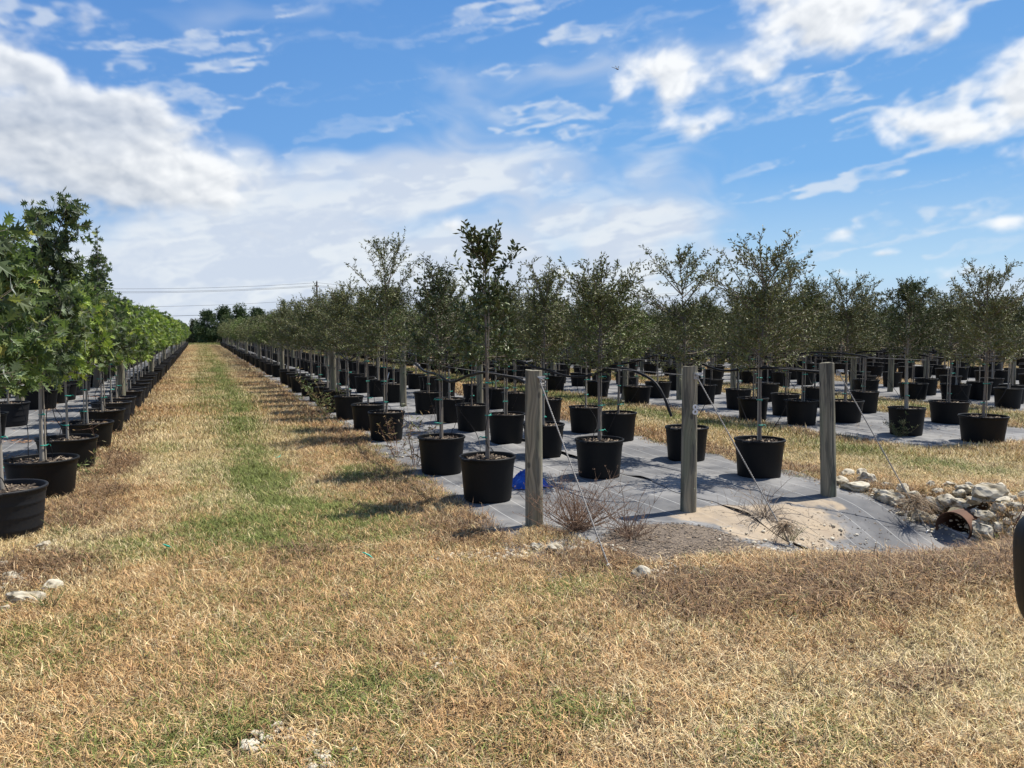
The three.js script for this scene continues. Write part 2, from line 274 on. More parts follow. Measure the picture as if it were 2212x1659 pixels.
fabricSheet(-5.95, -1.78, -5.5, -110);
fabricSheet(-13.4, -8.8, -9, -110);

// ---------- grass ----------
function tuft(seed, blades, rad, len, wid, flat) {
  const R = rng(seed), g = new Geo();
  for (let k = 0; k < blades; k++) {
    const a = R() * 6.283, r = Math.sqrt(R()) * rad, bx = Math.cos(a) * r, bz = Math.sin(a) * r, d = R() * 6.283, lean = lerp(0.35, 1.45, Math.pow(R(), flat)), l = len * (0.45 + R() * 0.9), w = wid * (0.7 + R() * 0.6);
    const q = 0.45 + R() * 0.85, tint = [q * (0.96 + R() * 0.08), q, q * (0.88 + R() * 0.2)];
    const dx = Math.cos(d), dz = Math.sin(d), px = -dz * w / 2, pz = dx * w / 2, l1 = lean * 0.7, l2 = Math.min(1.65, lean * 1.25);
    const mx = bx + dx * Math.sin(l1) * l * 0.5, my = Math.cos(l1) * l * 0.5 + R() * 0.006, mz = bz + dz * Math.sin(l1) * l * 0.5, bend = (R() - 0.5) * 0.8;
    const tx = mx + Math.cos(d + bend) * Math.sin(l2) * l * 0.55, ty = Math.max(0.004, my + Math.cos(l2) * l * 0.55), tz = mz + Math.sin(d + bend) * Math.sin(l2) * l * 0.55;
    const A = g.v(bx - px, -0.004, bz - pz, tint), B = g.v(bx + px, -0.004, bz + pz, tint), D = g.v(mx + px * 0.8, my, mz + pz * 0.8, tint), E = g.v(mx - px * 0.8, my, mz - pz * 0.8, tint), T = g.v(tx, ty, tz, tint);
    g.quad(A, B, D, E); g.tri(E, D, T);
  }
  return g.build(false);
}
const inView = (x, z, slack = 0) => { const a = Math.atan2(x, -z) - YAW, d = Math.hypot(x, z); return Math.cos(a) * d > 0.4 && Math.abs(Math.tan(a)) < 0.72 + slack && Math.cos(a) > 0; };
const grassMat = std({ vertexColors: true, roughness: 0.75, side: THREE.DoubleSide });
function scatter(name, label, geos, list, mat) {                 // list of [x, z, scale, colour, geo, y]
  const byGeo = geos.map(() => []);
  for (const it of list) byGeo[it[4]].push(it);
  const M = new THREE.Matrix4(), Q = new THREE.Quaternion(), P = new THREE.Vector3(), S = new THREE.Vector3(), Y = V(0, 1, 0), R = rng(list.length), col = new THREE.Color();
  byGeo.forEach((l, k) => {
    if (!l.length) return;
    const im = new THREE.InstancedMesh(geos[k], mat, l.length);
    l.forEach(([x, z, s, c, , y], n) => { M.compose(P.set(x, y ?? groundHeight(x, z), z), Q.setFromAxisAngle(Y, R() * 6.283), S.set(s, s * (0.8 + R() * 0.4), s)); im.setMatrixAt(n, M); im.setColorAt(n, col.setRGB(c[0], c[1], c[2])); });
    im.name = numbered(name); im.castShadow = im.receiveShadow = true; tag(im, label, 'grass', null, 'stuff'); scene.add(im);
  });
}
{
  const R = rng(41), near = [], far = [], thatch = [];
  const bladeColour = (k) => {
    let c = R() < 0.6 - 0.5 * smoothstep(k.n, 0.42, 0.68) ? STRAW : STRAW2; const ru = smoothstep(k.n2, 0.40, 0.66); if (R() < ru * 0.75) c = mix3(c, RUST, 0.55 + 0.45 * R()); else if (R() < (1 - ru) * 0.4) c = mix3(c, OLIVE0, 0.35 + 0.65 * R());
    if (R() < k.g * 0.95) c = mix3(GREEN, GREEN2, R()); else if (R() < k.b * 1.0) c = R() < 0.35 ? mix3(RUST, THATCH2, R()) : mix3(THATCH, THATCH2, R() * 1.1); else if (R() < 0.13) c = R() < 0.5 ? THATCH : THATCH2;
    const q = 0.85 + R() * 0.4; return [c[0] * q, c[1] * q, c[2] * q];
  };
  const grow = (x, z) => { if (x > 6.75 && x < 7.6 && Math.abs(z + 5.42) < 0.26) return 0; const f = onFabric(x, z); if (f > 0.12 + 0.25 * (noise(z * 2.3, x * 2.3) - 0.4)) return 0; return f > 0 ? 0.6 : 1; };
  const lanes = [[-1.35, 2.3], [7.05, 9.95], [14.4, 16.95], [21.7, 24.1], [29, 31.4], [-8.7, -6]];
  for (let n = 0; n < 170000 && near.length < 56000; n++) {     // out to 13 m, thicker towards the camera
    const d = 2.3 + 11.2 * Math.pow(R(), 0.8), a = YAW + Math.atan((R() * 2 - 1) * 0.74), x = Math.sin(a) * d, z = -Math.cos(a) * d;
    const gr = grow(x, z); if (!gr || R() > gr) continue;
    const k = cover(x, z); if (R() < k.s * 0.93) continue;
    near.push([x, z, (0.75 + R() * 0.55) * (1 + k.g * 0.15), bladeColour(k), (R() * 5) | 0]);
    if (k.b > 0.3 && R() < k.b * 0.6) thatch.push([x, z, 0.7 + R() * 0.7, R() < 0.2 ? mix3(STRAW, [0.5, 0.36, 0.2], R()) : R() < 0.3 ? mix3(RUST, THATCH2, R()) : mix3(THATCH, THATCH2, R()), (R() * 3) | 0]);
  }
  for (let n = 0; n < 150000 && far.length < 36000; n++) {
    const d = 12.5 + 42 * Math.pow(R(), 1.25), a = YAW + Math.atan((R() * 2 - 1) * 0.74), x = Math.sin(a) * d, z = -Math.cos(a) * d;
    const gr = grow(x, z); if (!gr || R() > gr) continue;
    far.push([x, z, 0.8 + R() * 0.6, bladeColour(cover(x, z)), (R() * 4) | 0]);
  }
  for (let n = 0; n < 22000; n++) {                              // lanes and aisles on to the far end
    const z = -42 - 70 * R(), w = lanes[R() < 0.42 ? 0 : (R() * 6) | 0], x = lerp(w[0], w[1], R()); if (R() < 0.25 || !inView(x, z)) continue;
    far.push([x, z, 1.1 + R() * 0.9, bladeColour(cover(x, z)), (R() * 4) | 0]);
  }
  for (let n = 0; n < 5000; n++) { const x = lerp(-30, 120, R()), z = -110 - 16 * Math.sqrt(R()); if (inView(x, z)) far.push([x, z, 2.2 + R() * 2.2, mix3(GREEN, R() < 0.3 ? STRAW : GREEN2, R()), (R() * 4) | 0]); }
  scatter('dry_grass', 'short sun-bleached straw grass with green patches near the camera', [11, 12, 13, 14, 15].map((s) => tuft(s, 24, 0.085, 0.07, 0.0038, 0.55)), near, grassMat);
  scatter('far_grass', 'dry grass of the lane and aisles farther off', [21, 22, 23, 24].map((s) => tuft(s, 46, 0.24, 0.075, 0.0075, 0.8)), far, grassMat);
  scatter('dead_thatch', 'red-brown dead stalks lying over the grass by the posts', [31, 32, 33].map((s) => tuft(s, 9, 0.12, 0.15, 0.004, 0.2)), thatch, grassMat);
}

// ---------- materials of the things ----------
const M = {
  pot: phys({ color: C(0.0055, 0.0056, 0.006), roughness: 0.55, specularIntensity: 0.45 }),
  potOld: phys({ color: C(0.012, 0.013, 0.016), roughness: 0.6, specularIntensity: 0.55 }),
  mulch: std({ vertexColors: true, roughness: 1, side: THREE.DoubleSide }),
  bark: std({ color: C(0.19, 0.16, 0.13), roughness: 0.95 }),
  barkPale: std({ color: C(0.28, 0.255, 0.215), roughness: 0.95 }),
  twig: std({ color: C(0.17, 0.14, 0.105), roughness: 0.9 }),
  stake: std({ color: C(0.33, 0.285, 0.22), roughness: 0.85 }),
  tie: std({ color: C(0.01, 0.27, 0.2), roughness: 0.45, side: THREE.DoubleSide }),
  hose: phys({ color: C(0.008, 0.008, 0.009), roughness: 0.55, specularIntensity: 0.5 }),
  greyHose: std({ color: C(0.30, 0.31, 0.31), roughness: 0.5 }),
  steel: std({ color: C(0.50, 0.50, 0.49), roughness: 0.5, metalness: 0.6 }),
  cable: std({ color: C(0.27, 0.255, 0.23), roughness: 0.7 }),
  oldWire: std({ color: C(0.16, 0.155, 0.15), roughness: 0.6 }),
  white: std({ color: C(0.72, 0.72, 0.7), roughness: 0.5 }),
  leaf: phys({ vertexColors: true, roughness: 0.5, specularIntensity: 0.7, side: THREE.DoubleSide }),
  broadLeaf: phys({ vertexColors: true, roughness: 0.95, transmission: 0.42, thickness: 0, side: THREE.DoubleSide }),
  dryStem: std({ vertexColors: true, roughness: 0.9, side: THREE.DoubleSide }),
  rock: std({ vertexColors: true, roughness: 0.95 }),
};
// weathered treated timber: grain along the post, drying cracks, knots
const woodTex = tex(256, 1024, (u, v) => {
  const x = u * 14, y = v * 4, kn = [[2.5, 0.6], [9, 1.7], [5.5, 2.7], [12, 3.4]];
  let warp = 0, knot = 0;
  for (const [a, b] of kn) { const d = Math.hypot((x - a) * 0.5, (y - b) * 3.2); warp += Math.exp(-d * d * 0.5) * Math.sign(x - a) * 1.1; knot = Math.max(knot, 1 - smoothstep(d, 0.16, 0.34)); }
  const g = fbm((x + warp) * 2.6, y * 0.55, 5), f = fbm((x + warp) * 9, y * 1.1, 3);
  let c = mix3([0.075, 0.075, 0.055], [0.36, 0.315, 0.225], clamp(g * 1.2 - 0.1 + (f - 0.5) * 0.55, 0, 1));
  c = mix3(c, [0.13, 0.155, 0.095], 0.5 * smoothstep(fbm(x * 0.4 + 5, y * 0.5, 3), 0.5, 0.7));
  c = mix3(c, [0.055, 0.05, 0.04], Math.max(knot * 0.8, smoothstep(fbm((x + warp) * 1.5 + 40, y * 0.22, 4), 0.67, 0.72) * 0.85));
  return mix3(c, [0.05, 0.05, 0.045], 0.55 * smoothstep(fbm(x * 0.7, y * 1.3 + 30, 4), 0.56, 0.7));
});
M.post = std({ map: woodTex, bumpMap: woodTex, bumpScale: 0.006, roughness: 0.95 });

// ---------- pots ----------
function potGeo(rTop, rBot, h, ribs) {
  const p = [[0.001, 0], [rBot - 0.012, 0], [rBot, 0.012]];
  if (ribs) for (const t of [0.2, 0.45, 0.7]) { const r = lerp(rBot, rTop, t); p.push([r - 0.001, h * t - 0.008], [r + 0.006, h * t], [r + 0.002, h * t + 0.01]); }
  p.push([lerp(rBot, rTop, 0.82), h * 0.82], [lerp(rBot, rTop, 0.86) + 0.006, h * 0.865], [rTop - 0.002, h - 0.03], [rTop + 0.013, h - 0.026], [rTop + 0.016, h - 0.008], [rTop + 0.01, h], [rTop - 0.003, h], [rTop - 0.008, h - 0.01], [rTop - 0.014, h - 0.11]);
  return new THREE.LatheGeometry(p.map(([a, b]) => new THREE.Vector2(a, b)), 40);
}
function lugGeo(rTop, h) { const s = new THREE.Shape(); s.moveTo(-0.06, 0); s.quadraticCurveTo(-0.045, 0.034, 0, 0.036); s.quadraticCurveTo(0.045, 0.034, 0.06, 0); s.lineTo(-0.06, 0); const g = new THREE.ExtrudeGeometry(s, { depth: 0.018, bevelEnabled: true, bevelSize: 0.003, bevelThickness: 0.003, bevelSegments: 1 }); g.rotateX(Math.PI / 2); g.rotateY(Math.PI / 2); g.translate(rTop + 0.006, h - 0.008, 0); return g; }
function mulchGeo(r, y, seed, chips) {
  const R = rng(seed), g = new Geo(), rings = 5, n = 22;
  const cols = [[0.065, 0.047, 0.034], [0.10, 0.075, 0.052], [0.17, 0.13, 0.09], [0.04, 0.03, 0.023], [0.27, 0.215, 0.15]];
  const top = (x, z) => y + (fbm(x * 9 + seed, z * 9, 3) - 0.5) * 0.05 + 0.02 * (1 - (x * x + z * z) / (r * r));
  const c0 = g.v(0, top(0, 0), 0, cols[0]); let prev = null;
  for (let k = 1; k <= rings; k++) { const ring = []; for (let s = 0; s < n; s++) { const a = s / n * 6.2832, x = Math.cos(a) * r * k / rings, z = Math.sin(a) * r * k / rings; ring.push(g.v(x, top(x, z), z, cols[(R() * 2) | 0])); } for (let s = 0; s < n; s++) { const q = (s + 1) % n; prev ? g.quad(prev[s], prev[q], ring[q], ring[s]) : g.tri(c0, ring[q], ring[s]); } prev = ring; }
  for (let k = 0; k < chips; k++) { const a = R() * 6.283, q = Math.sqrt(R()) * r * 0.96, x = Math.cos(a) * q, z = Math.sin(a) * q, b = R() * 6.283, l = 0.010 + R() * 0.026, w = 0.004 + R() * 0.009, h = top(x, z) + 0.006 + R() * 0.008, c = cols[(R() * 5) | 0], ti = (R() - 0.5) * 0.03, cx = Math.cos(b), sx = Math.sin(b); g.quad(g.v(x - cx * l - sx * w, h - ti, z - sx * l + cx * w, c), g.v(x - cx * l + sx * w, h - ti * 0.3, z - sx * l - cx * w, c), g.v(x + cx * l + sx * w, h + ti, z + sx * l - cx * w, c), g.v(x + cx * l - sx * w, h + ti * 0.4, z + sx * l + cx * w, c)); }
  return g.build(false);
}
const POTS = {
  tall: { r: 0.292, b: 0.255, h: 0.47 }, wide: { r: 0.35, b: 0.30, h: 0.43 }, ribbed: { r: 0.35, b: 0.305, h: 0.44, ribs: true },
};
for (const [k, q] of Object.entries(POTS)) { q.geo = potGeo(q.r, q.b, q.h, q.ribs); q.lug = lugGeo(q.r, q.h); q.mulch = [0, 1, 2].map((s) => mulchGeo(q.r - 0.012, q.h - 0.055, 60 + s, 240)); q.mulchFar = mulchGeo(q.r - 0.012, q.h - 0.055, 66, 0); q.soil = q.h - 0.06; }

// ---------- trees ----------
const UP = V(0, 1, 0);
function bent(start, dir, len, n, R, wob, rise) { const p = [start.clone()], d = dir.clone(); for (let k = 1; k <= n; k++) { d.x += (R() - 0.5) * wob; d.z += (R() - 0.5) * wob; d.y += (R() - 0.5) * wob + rise; d.normalize(); p.push(p[k - 1].clone().addScaledVector(d, len / n)); } return p; }
const T1 = V(0, 0, 0), T2 = V(0, 0, 0), T3 = V(0, 0, 0);
function smallLeaf(g, p, dir, side, l, w, c) {         // a leaf with a fold along its midrib: four faces
  T3.crossVectors(dir, side).normalize();
  const a = g.v(p.x, p.y, p.z, c), m = p.clone().addScaledVector(dir, l * 0.55), t = p.clone().addScaledVector(dir, l), q = w * 0.28;
  const mid = g.v(m.x - T3.x * q, m.y - T3.y * q, m.z - T3.z * q, c), tip = g.v(t.x, t.y, t.z, c);
  const L = g.v(m.x + side.x * w * 0.5, m.y + side.y * w * 0.5, m.z + side.z * w * 0.5, c), S = g.v(m.x - side.x * w * 0.5, m.y - side.y * w * 0.5, m.z - side.z * w * 0.5, c);
  g.tri(a, mid, L); g.tri(mid, tip, L); g.tri(a, S, mid); g.tri(mid, S, tip);
}
function lobedLeaf(g, p, dir, side, l, w, c) {         // bristle-lobed oak leaf: blade and seven pointed lobes
  T3.crossVectors(dir, side).normalize();
  const at = (t, s, k) => { const q = T3; return g.v(p.x + dir.x * l * t + side.x * w * s + q.x * w * k, p.y + dir.y * l * t + side.y * w * s + q.y * w * k - 0.10 * l * t * t, p.z + dir.z * l * t + side.z * w * s + q.z * w * k, c); };
  const st = at(0, 0, 0), m1 = at(0.22, 0, -0.05), m2 = at(0.42, 0, -0.06), m3 = at(0.62, 0, -0.06), m4 = at(0.8, 0, -0.03), tip = at(1.02, 0, 0.03);
  for (const s of [-1, 1]) {
    const b1 = at(0.2, 0.10 * s, 0), b2 = at(0.38, 0.13 * s, 0), b3 = at(0.58, 0.13 * s, 0), b4 = at(0.77, 0.09 * s, 0);
    const l1 = at(0.30, 0.36 * s, 0.07), l2 = at(0.58, 0.54 * s, 0.09), l3 = at(0.84, 0.40 * s, 0.06);
    const f = (a, b, d) => (s > 0 ? g.tri(a, b, d) : g.tri(a, d, b));
    f(st, m1, b1); f(m1, m2, b2); f(m1, b2, b1); f(m2, m3, b3); f(m2, b3, b2); f(m3, m4, b4); f(m3, b4, b3); f(m4, tip, b4);
    f(b1, b2, l1); f(b2, b3, l2); f(b3, b4, l3);
  }
}
function oakCrown(seed, o) {
  const R = rng(seed), wood = new Geo(), trunk = new Geo(), leaf = new Geo();
  const q = o.q ?? 1, LL = o.leaf * (q > 1 ? q ** 0.62 : 1), LW = o.wide * (q > 1 ? q ** 0.62 : 1), gap = (o.gap ?? 0.017) * q;
  const y0 = o.y0 ?? 1.3, H = o.H, base = o.base ?? 0.4, lx = o.leanX ?? 0, lz = o.leanZ ?? 0;
  const lead = (y) => { const t = clamp((y - base) / (H - base), 0, 1), s = Math.max(0, t - 0.45) / 0.55; return V(0.03 * Math.sin(seed + t * 5) * t + lx * s * s, y, 0.03 * Math.cos(seed * 2 + t * 4) * t + lz * s * s); };
  const tp = [], tr = [], r0 = o.trunk ?? 0.02; for (let k = 0; k <= 16; k++) { const y = lerp(base - 0.02, H - 0.04, k / 16); tp.push(lead(y)); tr.push(lerp(r0, 0.0035, Math.pow(k / 16, 0.75)) * (k === 0 ? 1.18 : 1)); }
  trunk.tube(tp, tr, o.q > 2 ? 4 : 7);
  const leafFn = o.lobed ? lobedLeaf : smallLeaf;
  const colour = () => { const k = R(), s = 0.72 + R() * 0.6; let c = o.cols[k < 0.55 ? 0 : k < 0.85 ? 1 : k < 0.97 ? 2 : 3]; return [c[0] * s, c[1] * s, c[2] * s]; };
  const addLeaves = (path, from, dens) => {
    let len = 0; for (let k = 1; k < path.length; k++) len += path[k].distanceTo(path[k - 1]);
    const n = Math.max(1, Math.round(len * (1 - from) / gap * dens));
    for (let k = 0; k < n; k++) {
      const s = (from + (1 - from) * (k + R() * 0.9) / n) * (path.length - 1), i = Math.min(path.length - 2, Math.floor(s)), p = path[i].clone().lerp(path[i + 1], Math.min(1, s - i));
      T1.subVectors(path[i + 1], path[i]).normalize();
      T2.set(R() - 0.5, R() - 0.5, R() - 0.5).cross(T1).normalize();
      const d = T1.clone().multiplyScalar(o.lobed ? 0.45 : 0.75).addScaledVector(T2, 0.5 + R() * 0.7); d.y += o.lobed ? (R() - 0.62) * 0.9 : (R() - 0.42) * 0.4; d.normalize();
      const side = V(R() - 0.5, (R() - 0.5) * (o.lobed ? 0.55 : 1), R() - 0.5).cross(d).normalize();
      if (o.lobed) { const s2 = side.clone().cross(d); if (s2.y > 0) side.negate(); }
      const z = 0.6 + R() * 0.65;
      leafFn(leaf, p, d, side, LL * z, LW * z, colour());
    }
  };
  const branch = (y, az, elev, len, twigs, dens, wob = 0.22, rise = 0.05) => {
    const dir = V(Math.cos(az) * Math.cos(elev), Math.sin(elev), Math.sin(az) * Math.cos(elev)), bp = bent(lead(y), dir, len, 6, R, wob, rise);
    const br = bp.map((_, k) => lerp(0.0062, 0.0018, k / 6) * (0.6 + len)); wood.tube(bp, br, q > 2 ? 3 : 4, null, false);
    addLeaves(bp, 0.3, dens * 0.8);
    for (let k = 0; k < twigs; k++) {
      const s = (0.18 + 0.8 * (k + R()) / twigs) * 6, i = Math.min(5, Math.floor(s)), st = bp[i].clone().lerp(bp[i + 1], s - i);
      T1.subVectors(bp[i + 1], bp[i]).normalize();
      const d = T1.clone().multiplyScalar(0.75).add(V(R() - 0.5, R() - 0.42, R() - 0.5).multiplyScalar(1.7)).normalize();
      const tl = (o.twig ?? 0.19) * (0.45 + R() * 0.9) * (0.6 + 0.5 * len), tw = bent(st, d, tl, 3, R, 0.45, 0.06);
      if (q < 3) wood.tube(tw, [0.0026, 0.002, 0.0015, 0.001], 3, null, false);
      addLeaves(tw, 0.1, dens);
      if (R() < (o.sub ?? 0.6)) { const t2 = bent(tw[1], V(R() - 0.5, R() - 0.3, R() - 0.5).normalize(), tl * 0.6, 2, R, 0.5, 0.05); if (q < 2) wood.tube(t2, [0.0018, 0.0014, 0.001], 3, null, false); addLeaves(t2, 0.1, dens); }
    }
  };
  const nB = Math.round((o.body ?? 40) * 0.8), bodyTop = o.bodyTop ?? lerp(y0, H, 0.6);
  for (let k = 0; k < nB; k++) {
    const t = (k + R()) / nB, y = lerp(y0, bodyTop, t), prof = Math.sin(Math.PI * lerp(0.30, 0.88, t));
    branch(y, k * 2.4 + R() * 1.2, lerp(0.02, 0.75, t) + (R() - 0.5) * 0.5, (o.spread ?? 0.5) * prof * (0.7 + R() * 0.55), Math.round(lerp(8, 11, R())), o.dens ?? 1);
  }
  const nS = o.shoots ?? 8;
  for (let k = 0; k < nS; k++) {
    const t = R(), y = lerp(bodyTop - 0.2, H - 0.25, t), room = H - y;
    branch(y, k * 2.2 + R() * 1.5, 0.75 + R() * 0.55 - (o.open ?? 0), Math.min(0.85, room * (0.75 + R() * 0.45)) * (o.shootLen ?? 1), 7, (o.dens ?? 1) * 0.95, 0.16, 0.03);
  }
  addLeaves([lead(bodyTop), lead(lerp(bodyTop, H, 0.33)), lead(lerp(bodyTop, H, 0.66)), lead(H)], 0, o.lobed ? 2.4 : 1.3);
  { const top = [lead(H - 0.12), lead(H)]; wood.tube(top, [0.003, 0.001], 3, null, false); }
  return { trunk: trunk.build(), wood: wood.build(), leaf: leaf.build(false), H };
}
const LIVE = [[0.11, 0.125, 0.032], [0.145, 0.16, 0.046], [0.20, 0.21, 0.085], [0.28, 0.28, 0.16]], DARK = [[0.062, 0.082, 0.022], [0.088, 0.11, 0.032], [0.13, 0.15, 0.06], [0.19, 0.2, 0.10]], OLIVE = [[0.125, 0.135, 0.038], [0.16, 0.17, 0.052], [0.22, 0.22, 0.10], [0.30, 0.29, 0.16]], FRESH = [[0.12, 0.165, 0.03], [0.165, 0.215, 0.042], [0.22, 0.255, 0.075], [0.28, 0.3, 0.12]];
const RED = [[0.085, 0.14, 0.024], [0.125, 0.19, 0.034], [0.19, 0.25, 0.045], [0.40, 0.38, 0.06]], REDDK = [[0.050, 0.082, 0.02], [0.07, 0.11, 0.026], [0.11, 0.15, 0.036], [0.2, 0.24, 0.05]], REDLT = [[0.18, 0.27, 0.03], [0.25, 0.34, 0.042], [0.33, 0.39, 0.06], [0.13, 0.19, 0.036]];
const small = { leaf: 0.052, wide: 0.0185 };
const NEARLIVE = {
  broad: oakCrown(101, { leaf: 0.074, wide: 0.034, H: 2.86, y0: 1.38, bodyTop: 2.15, spread: 0.42, body: 26, shoots: 14, shootLen: 0.95, dens: 0.85, gap: 0.021, twig: 0.15, cols: DARK, trunk: 0.026, open: 0.15 }),
  dark: oakCrown(102, { ...small, H: 2.72, spread: 0.56, body: 58, shoots: 7, shootLen: 0.75, leanX: -0.16, cols: DARK, bodyTop: 2.25 }),
  tall: oakCrown(103, { ...small, H: 3.28, spread: 0.6, body: 56, shoots: 17, bodyTop: 2.3, open: 0.2, shootLen: 1.1, cols: LIVE }),
  spread: oakCrown(104, { ...small, H: 2.64, spread: 0.6, body: 52, shoots: 19, open: 0.3, shootLen: 1.1, bodyTop: 2.1, cols: LIVE, trunk: 0.024 }),
  full: oakCrown(105, { ...small, H: 2.62, spread: 0.62, body: 56, shoots: 15, bodyTop: 2.1, shootLen: 1.15, cols: OLIVE, trunk: 0.022 }),
  wispy: oakCrown(106, { ...small, H: 2.96, spread: 0.54, body: 42, shoots: 22, open: 0.45, shootLen: 1.2, bodyTop: 2.0, leanX: 0.14, cols: LIVE, dens: 0.9 }),
  feather: oakCrown(107, { ...small, H: 2.82, spread: 0.66, body: 54, shoots: 22, open: 0.3, shootLen: 1.15, bodyTop: 2.05, cols: OLIVE, trunk: 0.024 }),
  dense: oakCrown(108, { ...small, H: 2.72, spread: 0.64, body: 70, shoots: 14, shootLen: 0.7, bodyTop: 2.35, dens: 1.15, cols: DARK, trunk: 0.033 }),
  fresh: oakCrown(109, { ...small, H: 2.55, spread: 0.58, body: 52, shoots: 8, bodyTop: 2.0, cols: FRESH }),
  plain: oakCrown(110, { ...small, H: 2.6, spread: 0.62, body: 56, shoots: 15, bodyTop: 2.1, cols: LIVE }),
};
const MIDLIVE = [[201, 2.62, OLIVE, 2.1], [202, 2.75, LIVE, 2.15], [203, 2.5, FRESH, 2.0], [204, 2.68, OLIVE, 2.15], [205, 2.58, DARK, 2.2], [206, 2.85, LIVE, 2.1]].map(([s, H, cols, bodyTop]) => oakCrown(s, { ...small, H, cols, bodyTop, spread: 0.66, body: 54, shoots: 9, q: 1.6 }));
const FARLIVE = [[301, 2.62, OLIVE], [302, 2.7, LIVE], [303, 2.5, OLIVE], [304, 2.6, FRESH]].map(([s, H, cols]) => oakCrown(s, { ...small, H, cols, bodyTop: 2.15, spread: 0.68, body: 44, shoots: 8, q: 3.6 }));
const lob = { leaf: 0.125, wide: 0.105, lobed: true, gap: 0.046, twig: 0.2, sub: 0.4, y0: 1.3 };
const NEARRED = {
  big: oakCrown(401, { ...lob, H: 3.3, spread: 0.47, body: 46, shoots: 9, shootLen: 0.75, bodyTop: 2.6, leanX: 0.36, leanZ: -0.1, cols: REDDK, trunk: 0.024 }),
  edge: oakCrown(402, { ...lob, H: 2.75, spread: 0.5, body: 44, shoots: 6, bodyTop: 2.4, cols: RED, trunk: 0.03 }),
  light: oakCrown(403, { ...lob, H: 2.42, spread: 0.52, body: 42, shoots: 7, bodyTop: 2.1, cols: REDLT, leaf: 0.135 }),
  mixed: oakCrown(404, { ...lob, H: 2.5, spread: 0.52, body: 42, shoots: 8, bodyTop: 2.1, cols: RED }),
  spire: oakCrown(405, { ...lob, H: 3.62, spread: 0.46, body: 40, shoots: 9, shootLen: 0.3, bodyTop: 2.2, leaf: 0.105, cols: REDDK }),
  round: oakCrown(406, { ...lob, H: 2.45, spread: 0.52, body: 42, shoots: 8, bodyTop: 2.15, cols: REDDK }),
};
const MIDRED = [[411, 2.5, RED], [412, 2.4, REDLT], [413, 2.6, RED]].map(([s, H, cols]) => oakCrown(s, { ...lob, H, cols, spread: 0.56, body: 40, shoots: 8, bodyTop: 2.15, q: 1.9 }));

// one potted tree: pot (> handle), mulch, trunk, branch, crown, stake, tie, drip_tube
const stakeGeo = (() => { const g = new Geo(), R = rng(9); g.tube([V(0.035, 0.36, 0.02), V(0.033, 0.9, 0.02), V(0.028, 1.45, 0.018), V(0.025, 2.0, 0.015)], [0.0085, 0.0085, 0.008, 0.0075], 6); return g.build(); })();
const tieGeo = (() => { const g = new Geo(), p = []; for (let k = 0; k <= 10; k++) { const a = k / 10 * 6.2832; p.push(V(0.016 + Math.cos(a) * 0.034, 0, 0.01 + Math.sin(a) * 0.029)); } g.tube(p, 0.0065, 5); g.tube([V(0.045, 0, 0.02), V(0.07, 0.008, 0.03), V(0.085, -0.012, 0.035)], [0.006, 0.006, 0.002], 4); return g.build(); })();
const dripGeos = [0, 1, 2].map((s) => { const R = rng(700 + s), g = new Geo(), p = [], x0 = (R() - 0.5) * 0.3, z0 = 0.22 + R() * 0.25, x1 = (R() - 0.5) * 0.24, z1 = 0.08 + R() * 0.1; for (let k = 0; k <= 14; k++) { const t = k / 14, loop = Math.sin(t * Math.PI * (1.2 + s * 0.5)); p.push(V(lerp(x0, x1, t) + loop * 0.1 * (s - 1) + Math.sin(t * 7 + s) * 0.02, lerp(1.37, 0.40, Math.pow(t, 0.8)) + (t > 0.8 ? Math.sin((t - 0.8) * 15.7) * 0.07 : 0), lerp(z0, z1, t) + Math.sin(t * 5) * 0.05)); } g.tube(p, 0.0045, 4); return g.build(); });
function pottedTree(kind, name, crown, pot, detail, x, z, turn, scale, label, group, opt = {}) {
  const t = thing(name, label, 'tree', [x, groundHeight(x, z) + (onFabric(x, z) > 0 ? 0.014 : 0.003), z], 0, group), R = rng(Math.round(x * 91 + z * 57) + 5), P = POTS[pot];
  const tilt = (R() - 0.5) * 0.03, tz = (R() - 0.5) * 0.03;
  const p = put('pot', P.geo, opt.potMat ?? (pot === 'ribbed' ? M.potOld : M.pot), t);
  if (detail > 1) for (const a of [0, Math.PI]) { const h = put('handle', P.lug, M.pot, p); h.rotation.y = a + (opt.lug ?? R() * 3); }
  const mu = put('mulch', detail > 1 ? P.mulch[(R() * 3) | 0] : P.mulchFar, M.mulch, t); mu.rotation.y = R() * 6;
  const parts = [put('trunk', crown.trunk, kind === 'live' ? (R() < 0.4 ? M.barkPale : M.bark) : M.barkPale, t), put('branch', crown.wood, M.twig, t), put('crown', crown.leaf, kind === 'live' ? M.leaf : M.broadLeaf, t)];
  for (const q of parts) { q.rotation.set(tilt, turn, tz); q.scale.set(scale, lerp(1, scale, 0.8), scale); q.position.y = P.soil - 0.4; }
  if (detail > 0) {
    const st = put('stake', stakeGeo, M.stake, t); st.rotation.set(tilt, turn + 1, tz);
    if (detail > 1) { for (const y of [0.62, 0.92, 1.22]) { const b = put('tie', tieGeo, M.tie, t); b.position.set(tz * -y, y + (R() - 0.5) * 0.12, tilt * y); b.rotation.y = R() * 6; } for (let k = 0; k < 2; k++) { const d = put('drip_tube', dripGeos[(R() * 3) | 0], M.hose, t); d.rotation.y = k * 3.1 + R(); } }
  }
  return t;
}
const dist = (x, z) => Math.hypot(x, z);
const seen = (x, z) => inView(x, z, 0.13  + 1.6 / Math.max(2, dist(x, z)));
